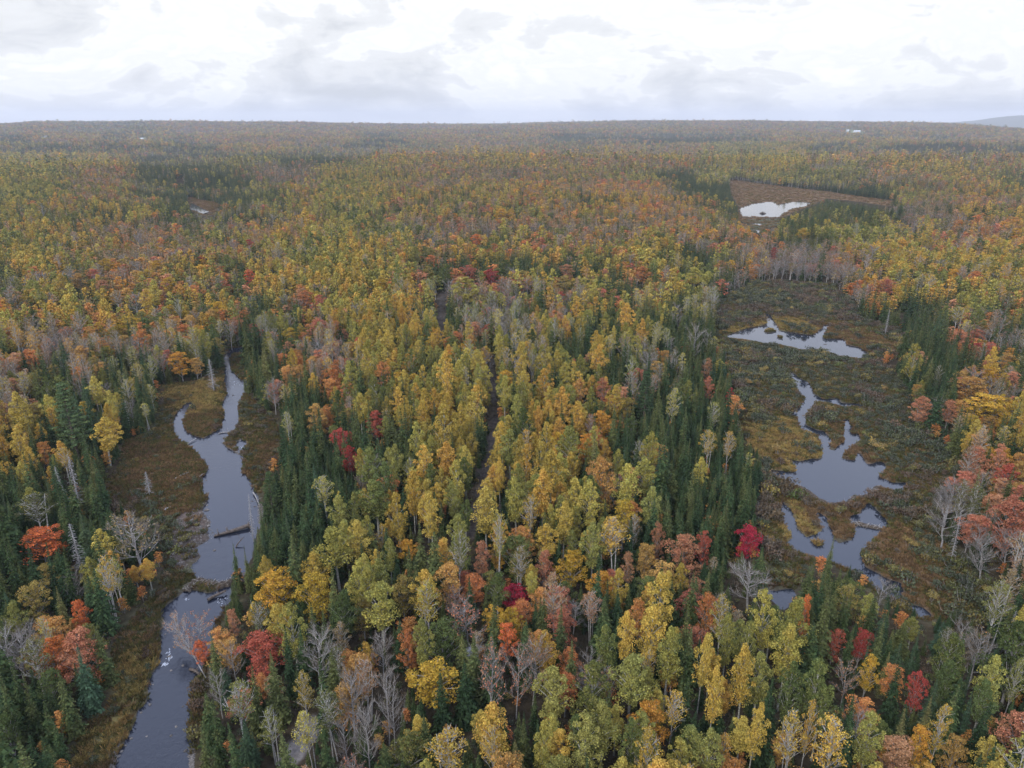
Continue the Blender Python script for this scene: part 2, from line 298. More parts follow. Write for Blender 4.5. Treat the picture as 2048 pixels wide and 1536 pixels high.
# ------------------------------------------------------------------ tree shapes
def rand_dirs(n):
    d = rng.normal(size=(n, 3)); return d/np.linalg.norm(d, axis=1, keepdims=True)
def clump_leaves(g, c, r, n, size, flat=.75, shell=.55, up=.6):
    d = rand_dirs(n); d[:, 2] = np.where(d[:, 2] < -.35, -d[:, 2]*.6, d[:, 2])
    rr = r*(shell+(1-shell)*rng.random((n, 1))**.6)
    P = np.asarray(c)+d*rr*np.array([1, 1, flat])
    nr = d*.8+rng.normal(size=(n, 3))*.55; nr[:, 2] += up
    g.leaves(P, nr, size)
def broadleaf(H, Wd, base, shape, nclump, nleaf, size, crad, lod=0, sparse=1.0, trunk_r=.17, multi=1, wood=1.0):
    """returns trunk Geo (stem + limbs) and crown Geo"""
    T, C = Geo(), Geo(); k = 6 if lod == 0 else 3
    lean = Vector((U(-.5, .5), U(-.5, .5), 0))*.8
    for q in range(multi):
        o = Vector((0, 0, 0)) if multi == 1 else Vector((U(-.7, .7), U(-.7, .7), 0))
        sprd = Vector((U(-1, 1), U(-1, 1), 0))*(0 if multi == 1 else 1.1)
        pts = []; n = 7 if lod == 0 else 3
        for i in range(n):
            t = i/(n-1); w = Vector((math.sin(t*5+q)*.12, math.cos(t*4+q)*.12, 0))
            pts.append(tuple(o+lean*t*t+sprd*t+w*t+Vector((0, 0, H*.93*t-.4*(t == 0)))))
        T.tube(pts, [trunk_r*(1-.85*(i/(n-1)))/(1 if multi == 1 else 1.25)+.015 for i in range(n)], k)
    cz = base*H; hh = H-cz
    cl = []
    ga = 2.39996; ph0 = U(0, 6.28)
    for i in range(nclump):
        t = (i+.5)/nclump; t = min(1, max(0, t+U(-.04, .04)))
        if shape == 'aspen': prof = math.sin(math.pi*min(1, .10+.86*t**.85))**.75
        elif shape == 'maple': prof = math.sqrt(max(0, 1-((t-.38)/.64)**2))
        else: prof = math.sin(math.pi*(.16+.80*t))**.6
        a = ph0+i*ga+U(-.3, .3); rad = Wd*.5*prof*U(.4, 1.12) if i % 4 else Wd*.5*prof*U(.0, .5)
        rad = max(0, rad-crad*.35)
        c = Vector((math.cos(a)*rad, math.sin(a)*rad, cz+hh*(t*.93)))+lean*(c_t(t, cz, H))
        cl.append((c, a, rad, t))
    for c, a, rad, t in cl:
        r = crad*U(.5, 1.3)*(1-.35*t if shape != 'maple' else 1-.15*t)
        if random.random() > sparse and sparse < 1: nl = int(nleaf*.12)
        else: nl = int(nleaf*U(.7, 1.25))
        clump_leaves(C, c, r, nl, size, flat=.62 if shape == 'maple' else 1.15)
        if lod == 0:
            s0 = lean*(max(0, c.z/H-.15))**2; zt = max(.12*H, c.z-rad*U(.5, 1.1)-.6)
            st = Vector((s0.x, s0.y, zt)); md = st.lerp(c, .55)+Vector((0, 0, .15*rad))
            rr = (.028+.012*rad)*wood
            T.tube([tuple(st), tuple(md), tuple(c+Vector((0, 0, r*.35)))], [rr*1.2, rr*.75, .012*wood+.008], 4 if lod == 0 else 3)
            if wood > 1:
                for q in range(4):
                    e = c+Vector((U(-1, 1), U(-1, 1), U(.1, 1.1)))*r
                    T.tube([tuple(md.lerp(c, U(.1, .9))), tuple(e)], [.028*wood, .012*wood], 3)
    return T, C
def c_t(t, cz, H): return ((cz+(H-cz)*t)/H)**2
def spruce(H, Wd, lod=0, dens=1.0, base=.06, ragged=.0):
    T, C = Geo(), Geo()
    T.tube([(0, 0, -.4), (0, 0, H*.5), (0, 0, H*.99)], [.16, .09, .015], 6 if lod == 0 else 3)
    step = (.50, .80, 1.3)[lod]/dens; zz_ = H*base; P = []; Nn = []; Sz = []
    nb0 = (9, 7, 5)[lod]
    while zz_ < H*.985:
        t = zz_/H; rad = Wd*.5*(1-t)**.82*(1+.10*math.sin(zz_*2.1)); rad = max(rad*(1-ragged*random.random())*U(.80, 1.12), .10)
        nb = max(4, int(nb0*(.55+.6*(1-t))))
        a0 = U(0, 6.28)
        for j in range(nb):
            a = a0+j*6.283/nb+U(-.3, .3); L = rad*U(.6, 1.25); ns = max(2, int((L/(.30, .5, .95)[lod]))+1)
            droop = (.42+.25*(1-t))*U(.6, 1.4)
            ca, sa = math.cos(a), math.sin(a)
            for q in range(ns):
                f = (q+.65)/ns; rr = L*f
                zq = zz_+.10*rad-droop*rr*f+.10*L*f*f
                w = (1-.55*f)*.5*L+.12
                for sgn in ((-1, 1) if lod < 2 else (0,)):
                    off = sgn*w*.36
                    P.append((ca*rr-sa*off, sa*rr+ca*off, zq-abs(off)*.22+U(-.04, .04)))
                    Nn.append((ca*.45-sa*sgn*.35+U(-.3, .3), sa*.45+ca*sgn*.35+U(-.3, .3), 1)); Sz.append(max(.2, min(.62, w*.95))*(1, 1.25, 2.0)[lod])
        zz_ += step*U(.8, 1.2)*(1.15-.45*t)
    # leader
    for i in range(5 if lod == 0 else 2):
        P.append((0, 0, H*(.965+.012*i))); Nn.append((U(-1, 1), U(-1, 1), .15)); Sz.append(.34)
    C.leaves(np.array(P), np.array(Nn), np.array(Sz), .62)
    return T, C
def pine(H, Wd, lod=0):
    T, C = Geo(), Geo()
    T.tube([(0, 0, -.4), (.1, 0, H*.5), (0, 0, H*.97)], [.26, .16, .03], 6 if lod == 0 else 3)
    z_ = H*.22
    while z_ < H*.97:
        t = z_/H; rad = Wd*.5*math.sin(math.pi*min(1, .22+.78*t))**.7*(1-.35*t); nb = 6 if lod == 0 else 4; a0 = U(0, 6.28)
        for j in range(nb):
            a = a0+j*6.283/nb+U(-.4, .4); L = rad*U(.6, 1.15)
            e = Vector((math.cos(a)*L, math.sin(a)*L, z_+L*U(.05, .30)))
            if lod == 0: T.tube([(0, 0, z_-.3), tuple(e*1.0)], [.05, .015], 3)
            for q in range(3 if lod == 0 else 2):
                f = U(.35, 1.0); c = Vector((e.x*f, e.y*f, z_+(e.z-z_)*f+.1))
                clump_leaves(C, c, .62*U(.7, 1.2)*(1, 1.4, 2)[lod], (26, 9, 5)[lod], (.27, .55, 1.1)[lod], flat=.42, shell=.2, up=.9)
        z_ += (.85, 1.3, 2.2)[lod]*U(.8, 1.2)
    clump_leaves(C, (0, 0, H*.965), .55, (30, 9, 5)[lod], (.25, .5, 1)[lod], flat=1.1, shell=.2)
    return T, C
def bare(H, Wd, lod=0, leaf=0, fat=1.0):
    T, C = Geo(), Geo()        # T: stem, C: branches
    L_ = Geo(); Tw = Geo(); fat = fat*.8
    k = 5 if lod == 0 else 3
    nst = random.choice((1, 1, 2, 3)) if lod == 0 else 1
    for s in range(nst):
        o = Vector((0, 0, 0)); ln = Vector((U(-1, 1), U(-1, 1), 0))*(.5+.9*(nst > 1))
        top = o+ln+Vector((0, 0, H*U(.85, 1)))
        pts = [tuple(o.lerp(top, i/5)+Vector((U(-.15, .15), U(-.15, .15), 0))*(0 < i)-Vector((0, 0, .4*(i == 0)))) for i in range(6)]
        T.tube(pts, [(.17-.027*i)*(1 if nst == 1 else .75) for i in range(6)], k)
        nb = int((15 if lod == 0 else 9)/(1 if nst == 1 else 1.5))
        for i in range(nb):
            t = .26+.72*(i+.5)/nb; p = o.lerp(top, t); a = i*2.4+U(-.5, .5)
            prof = math.sin(math.pi*(.18+.72*t))**.7
            ln1 = Wd*.62*prof*U(.7, 1.1); rise = U(.55, 1.25)
            d = Vector((math.cos(a), math.sin(a), rise)).normalized()
            e = p+d*ln1; md = p.lerp(e, .5)-Vector((0, 0, .07*ln1))
            C.tube([tuple(p), tuple(md), tuple(e)], [.062*fat, .042*fat, .014*fat], 3)
            for j in range(7 if lod == 0 else 4):
                f = .25+.72*j/6.5; q = p.lerp(md, f*2) if f < .5 else md.lerp(e, f*2-1)
                d2 = (d+Vector((U(-1, 1), U(-1, 1), U(-.2, .9)))*.85).normalized(); l2 = ln1*U(.28, .5)
                e2 = q+d2*l2; C.tube([tuple(q), tuple(e2)], [.030*fat, .012*fat], 3)
                if leaf: L_.leaves(np.array([tuple(e2+Vector((U(-.3, .3), U(-.3, .3), U(-.2, .2)))) for _ in range(leaf)]), rng.normal(size=(leaf, 3))+[0, 0, .7], .26 if lod == 0 else .42)
                dv = np.array([tuple((d2+Vector((U(-1, 1), U(-1, 1), U(-.3, 1)))*.8).normalized()) for _ in range(4 if lod == 0 else 3)])
                for w_ in dv:
                    b0 = np.array(tuple(q.lerp(e2, U(.3, 1)))); ln_ = l2*U(.5, .9)+.2; sd_ = np.cross(w_, rng.normal(size=3)); sd_ = sd_/(np.linalg.norm(sd_)+1e-6)*(.024 if lod == 0 else .07)
                    Tw.add([b0-sd_*.4, b0+w_*ln_*.5-sd_, b0+w_*ln_, b0+w_*ln_*.5+sd_], [(0, 1, 2, 3)])
                if lod == 0:
                    for m in range(3):
                        q3 = q.lerp(e2, U(.3, .95)); d3 = (d2+Vector((U(-1, 1), U(-1, 1), U(-.1, .9)))*.9).normalized()
                        C.tube([tuple(q3), tuple(q3+d3*l2*U(.4, .7))], [.020*fat, .010*fat], 3)
    C.twigs = Tw
    return T, C, L_
def snag(H, Wd, lod=0):
    T, C = Geo(), Geo()
    T.tube([(0, 0, -.4), (.05, .05, H*.5), (0, 0, H)], [.15, .09, .02], 5)
    C.tube([(0, 0, H*.12), (.04, .04, H*.5), (0, 0, H*1.01)], [.05, .035, .012], 4)
    z_ = H*.15
    while z_ < H*.97:
        t = z_/H; rad = Wd*.5*(1-t)**.7*U(.5, 1.1)+.12; a = U(0, 6.28)
        for j in range(3):
            aa = a+j*2.1; e = (math.cos(aa)*rad, math.sin(aa)*rad, z_-rad*U(.05, .35))
            C.tube([(0, 0, z_), e], [.045, .014], 3)
            for m in range(2): 
                f = U(.4, .9); b = aa+U(-.9, .9)
                C.tube([(e[0]*f, e[1]*f, z_+(e[2]-z_)*f), (e[0]*f+math.cos(b)*rad*.3, e[1]*f+math.sin(b)*rad*.3, e[2]-.1)], [.022, .010], 3)
        z_ += .30
    return T, C
# kind key -> (object name, category, nominal H, nominal W, bark, crown material, centre-of-crown fraction)
# colour class -> kind family
FAM = {'sp': ('spruce_tree', 'spruce', 11.6, 4.3), 'pn': ('pine_tree', 'pine', 19, 7.0), 'as': ('aspen_tree', 'aspen', 13.6, 5.2),
       'ma': ('maple_tree', 'maple', 10.7, 6.6), 'bi': ('birch_tree', 'birch', 13.0, 4.6), 'ba': ('bare_tree', 'bare tree', 10.6, 5.6), 'sn': ('dead_spruce', 'dead tree', 11, 2.6)}
CEN = {'sp': .55, 'pn': .62, 'as': .66, 'ma': .62, 'bi': .68, 'ba': .62, 'sn': .55}
COMP = {'sp': ('sp', 'spruce'), 'fi': ('sp', 'blue'), 'ce': ('sp', 'cedar'), 'pn': ('pn', 'pine'), 'ag': ('as', 'gold'), 'al': ('as', 'lime'), 'an': ('as', 'green'),
        'mg': ('ma', 'mgold'), 'mn': ('ma', 'mgreen'), 'mo': ('ma', 'orange'), 'mv': ('ma', 'vivid'), 'ms': ('ma', 'salmon'), 'mr': ('ma', 'red'), 'mc': ('ma', 'crimson'),
        'bl': ('bi', 'lime'), 'bt': ('bi', 'tan'), 'bo': ('bi', 'olive'), 'bg': ('bi', 'gold'), 'bb': ('ba', None), 'bs': ('ba', 'tan'), 'br': ('ba', 'salmon'), 'sn': ('sn', None)}
NV = {'sp': 5, 'pn': 3, 'as': 5, 'ma': 5, 'bi': 5, 'ba': 5, 'sn': 3}
BARKOF = {'sp': 'dark', 'pn': 'dark', 'as': 'pale', 'ma': 'grey', 'bi': 'white', 'ba': 'grey', 'sn': 'dead'}
SH = {}   # (family, lod, variant) -> (trunk Geo, crown Geo, leaves Geo or None)
for fam in FAM:
    H0, W0 = FAM[fam][2], FAM[fam][3]
    for lod in (0, 1, 2):
        for v in range(NV[fam] if lod == 0 else 3):
            random.seed(hash((lod, v, sum(map(ord, fam)))) & 0xffff)
            L_ = None
            if fam == 'sp': T, C = spruce(H0, W0*(1.0, .86, 1.12, .95, 1.05)[v], lod, 1.0, (.05, .03, .08, .1, .02)[v], (.1, .2, .05, .3, .15)[v])
            elif fam == 'pn': T, C = pine(H0, W0, lod)
            elif fam == 'as': T, C = broadleaf(H0, W0*(1, .9, 1.1, .85, 1)[v], (.34, .40, .28, .36, .44)[v], 'aspen', (50, 28, 13)[lod], (112, 24, 8)[lod], (.215, .53, 1.12)[lod], (.92, 1.05, 1.3)[lod], lod)
            elif fam == 'ma': T, C = broadleaf(H0, W0, (.24, .3, .2, .34, .26)[v], 'maple', (58, 32, 14)[lod], (108, 24, 8)[lod], (.225, .57, 1.2)[lod], (1.0, 1.2, 1.6)[lod], lod, sparse=(1, .85, 1, .75, .9)[v])
            elif fam == 'bi': T, C = broadleaf(H0, W0, (.42, .5, .36, .46, .5)[v], 'birch', (40, 24, 11)[lod], (52, 11, 5)[lod], (.205, .52, 1.02)[lod], (.95, 1.05, 1.3)[lod], lod, sparse=(.8, .65, .9, .5, .7)[v], trunk_r=.12, multi=(1, 2, 1, 3, 2)[v], wood=1.25)
            elif fam == 'ba': T, C, L_ = bare(H0, W0, min(lod, 1), leaf=3, fat=(1, 1.5, 2.2)[lod])
            else: T, C = snag(H0, W0, lod)
            SH[fam, lod, v] = (T, C, L_)
ME = {}
def part_meshes(comp, lod, v):
    """separate meshes (trunk, crown, leaves) for a tree that stands as a thing"""
    k = ('p', comp, lod, v)
    if k not in ME:
        fam, lm = COMP[comp]; T, C, L_ = SH[fam, lod, v]; bk = BK[BARKOF[fam]]
        cm = bk if fam in ('ba', 'sn') else LM[lm]
        if hasattr(C, 'twigs'):
            g = Geo(); g.join(C, 0); g.join(C.twigs, 1); C = g; C.m2 = [bk, LM['twig']]
        ME[k] = (T.mesh(FAM[fam][0]+'_trunk', [bk], True), C.mesh(FAM[fam][0]+'_crown', getattr(C, 'm2', [cm])),
                 L_.mesh(FAM[fam][0]+'_leaves', [LM[lm]]) if (L_ and lm) else None)
    return ME[k]
def joined_mesh(comp, lod, v):
    k = ('j', comp, lod, v)
    if k not in ME:
        fam, lm = COMP[comp]; T, C, L_ = SH[fam, lod, v]; bk = BK[BARKOF[fam]]
        g = Geo(); g.join(T, 0); g.join(C, 0 if fam in ('ba', 'sn') else 1)
        if L_ and lm: g.join(L_, 1)
        if hasattr(C, 'twigs'): g.join(C.twigs, 2)
        ME[k] = g.mesh(FAM[fam][0]+'_stand', [bk, LM[lm] if lm else bk, LM['twig']])
    return ME[k]
# ------------------------------------------------------------------ what grows where: the survey of the photograph
ROWS = [245,265,285,305,330,360,400,440,480,530,580,640,700,760,820,880,940,1000,1060,1120,1180,1240,1300,1360,1420,1480,1540]
GRID = ["TTsssTTTTTTTTTTTTTTTTTTTTTTTTTTT","STTsTsTTTTTssTTTTSSSSSSsTTTTTsTT","sssSsssTTsSSssTTsssTsTLLLsssSSSs","LLLTSSSsSSSsTTTTTTTTTTLLLTTTTTsT",
"LLTTSSSsBBLLTTTTTTTssSLLLLLTTTTs","LLTTsSSSsTLYTTTTOTOOOSSSSSSSsTOT","LLTLTSSSsYLLTTTTTOTOOOsPPPPPBBOT","LLTTTTsTOYLLLTTTTTOTTOTOPPLLYTOO",
"YYTTOMOMYLLYTROTTMTTYSSOBBTYYYYY","sYsOOMTsYYYLYsRRMMMRRLSBBBBOYYYY","OYTOTTOMsRYYYsssSMMsMSSSsssSSSLs","YOOOTOGSsORYYYTsYMsMsSSsssssSSRB",
"OSOSSSSSSOOYYGLLYLMsSSSssssssSRO","TGPsSSSsSSOGYYLLYLYRSSSssssssSOO","YYPYSs..SSRsLYYLYYOssSS.....RBOO","YYSS....sSSRLGYLYYMssSSS...sBBRO",
"SSSs....SSSOGYLYYYLMsSSSS...sBBR","SOSs..SSSSGYYsLYYLYOsSSs....sBBR","SOSYY..SSSGLOOGTYLYOORSR....BBBR","SSSYs..YYYGLsORGTROYORBSS...BBsB",
"sORSs.sYYYGLGTROMRBsORBGSs.sssBs","BORSs.RORsROLGBRSOMSYYYGGSSsssBs","BOSSs.sRRSBTOYBOORBGYYYGGRsSsLBs","SOSs..BSSBTOYYSOOGGGYYYGGGRYSRLs",
"GSss..SSSMBBMYSTTLGGYYYOOGSGsYOR","GSs..sSSYOBBMOSTLGGLYYOOOGYYSYOs"]
MIX = {'S': dict(sp=.62, ce=.16, fi=.07, bl=.04, ms=.01, mo=.02, bb=.02, bo=.04, al=.02, sn=.012), 's': dict(sp=.40, ce=.10, fi=.05, bl=.10, bo=.05, mo=.06, ms=.03, bb=.05, al=.08, mn=.08),
 'P': dict(pn=.05, sp=.10, fi=.28, ce=.5, al=.1), 'Y': dict(ag=.46, al=.22, bg=.09, mg=.05, mo=.03, sp=.07, ce=.02, bb=.02, an=.04),
 'L': dict(al=.42, ag=.18, an=.14, bl=.10, mo=.03, sp=.08, ce=.02, bb=.02), 'G': dict(an=.44, al=.16, mn=.16, sp=.11, ce=.03, mo=.03, bl=.06),
 'O': dict(mo=.30, mg=.16, ms=.06, ag=.12, bt=.08, bs=.05, bb=.03, mn=.08, sp=.09, bg=.04), 'R': dict(ms=.26, mr=.07, mo=.18, br=.12, bb=.07, bs=.06, mn=.08, sp=.12, bt=.06),
 'B': dict(bb=.26, bs=.18, br=.10, bt=.14, ms=.06, sp=.12, bo=.11, ce=.03), 'M': dict(sp=.36, ce=.08, mo=.11, ms=.05, mr=.02, al=.14, ag=.09, bl=.10, bb=.04, mn=.10, bt=.06, bs=.03),
 'T': dict(sp=.10, ce=.04, al=.15, ag=.09, mo=.15, mn=.14, ms=.05, mg=.07, bt=.12, bo=.07, bs=.06, bb=.02), '.': dict(sp=.4, bb=.1, bo=.2, bl=.1, mn=.2)}
CK = list(COMP)
CUM = {k: np.cumsum([m.get(c, 0) for c in CK])/sum(m.values()) for k, m in MIX.items()}
MK = sorted(MIX); CUMA = np.stack([CUM[k] for k in MK]); MI = np.array([[MK.index(c) for c in r] for r in GRID])
def patchy(x, y):
    r = np.hypot(x, y); o = np.zeros(len(x))
    for sc_, a, b in ((24, 0, 900), (75, 300, 2600), (210, 1200, 9000)):
        w = sstep(a*.6-1, a+1, r)*(1-.6*sstep(b*.7, b, r)) if a else 1-.6*sstep(b*.5, b, r)
        o = o+w*(fbm(x/sc_, y/sc_, 2, int(sc_))-.5)
    return o/o.std()
def choose(px, py, n_, x, y):
    px = px+rng.normal(size=n_)*17; py = py+rng.normal(size=n_)*np.clip((py-245)*.04, 1.5, 16)
    c = np.clip((px/64).astype(int), 0, 31); r = np.clip(np.searchsorted(ROWS, py, side='right')-1, 0, 25)
    zz2 = .70*rng.normal(size=n_)+.71*patchy(x, y); u_ = (.5+.5*np.tanh(.7978845608*(zz2+.044715*zz2**3)))[:, None]; cum = CUMA[MI[r, c]]
    out = (cum < u_).sum(1).clip(0, len(CK)-1); rr0 = np.hypot(x, y)
    # further off more crowns are thin-leaved: birch and half-bare trees replace part of the full crowns
    sw = rng.random(n_) < .36*sstep(260, 650, rr0)
    for a_, b_ in (('ag', 'bt'), ('mo', 'bs'), ('al', 'bo'), ('mg', 'bt'), ('ms', 'bt'), ('mr', 'bs')): out = np.where(sw & (out == KI[a_]), KI[b_], out)
    out = np.where(rng.random(n_) < .10*(y < 1200), KI['sp'], out)
    return out
KI = {c: i for i, c in enumerate(CK)}
H_BASE = np.array([FAM[COMP[c][0]][2] for c in CK]); W_BASE = np.array([FAM[COMP[c][0]][3] for c in CK])
RAD = np.array([{'sp': 1.3, 'pn': 2.5, 'as': 2.05, 'ma': 2.6, 'bi': 1.9, 'ba': 2.1, 'sn': 1.6}[COMP[c][0]] for c in CK])
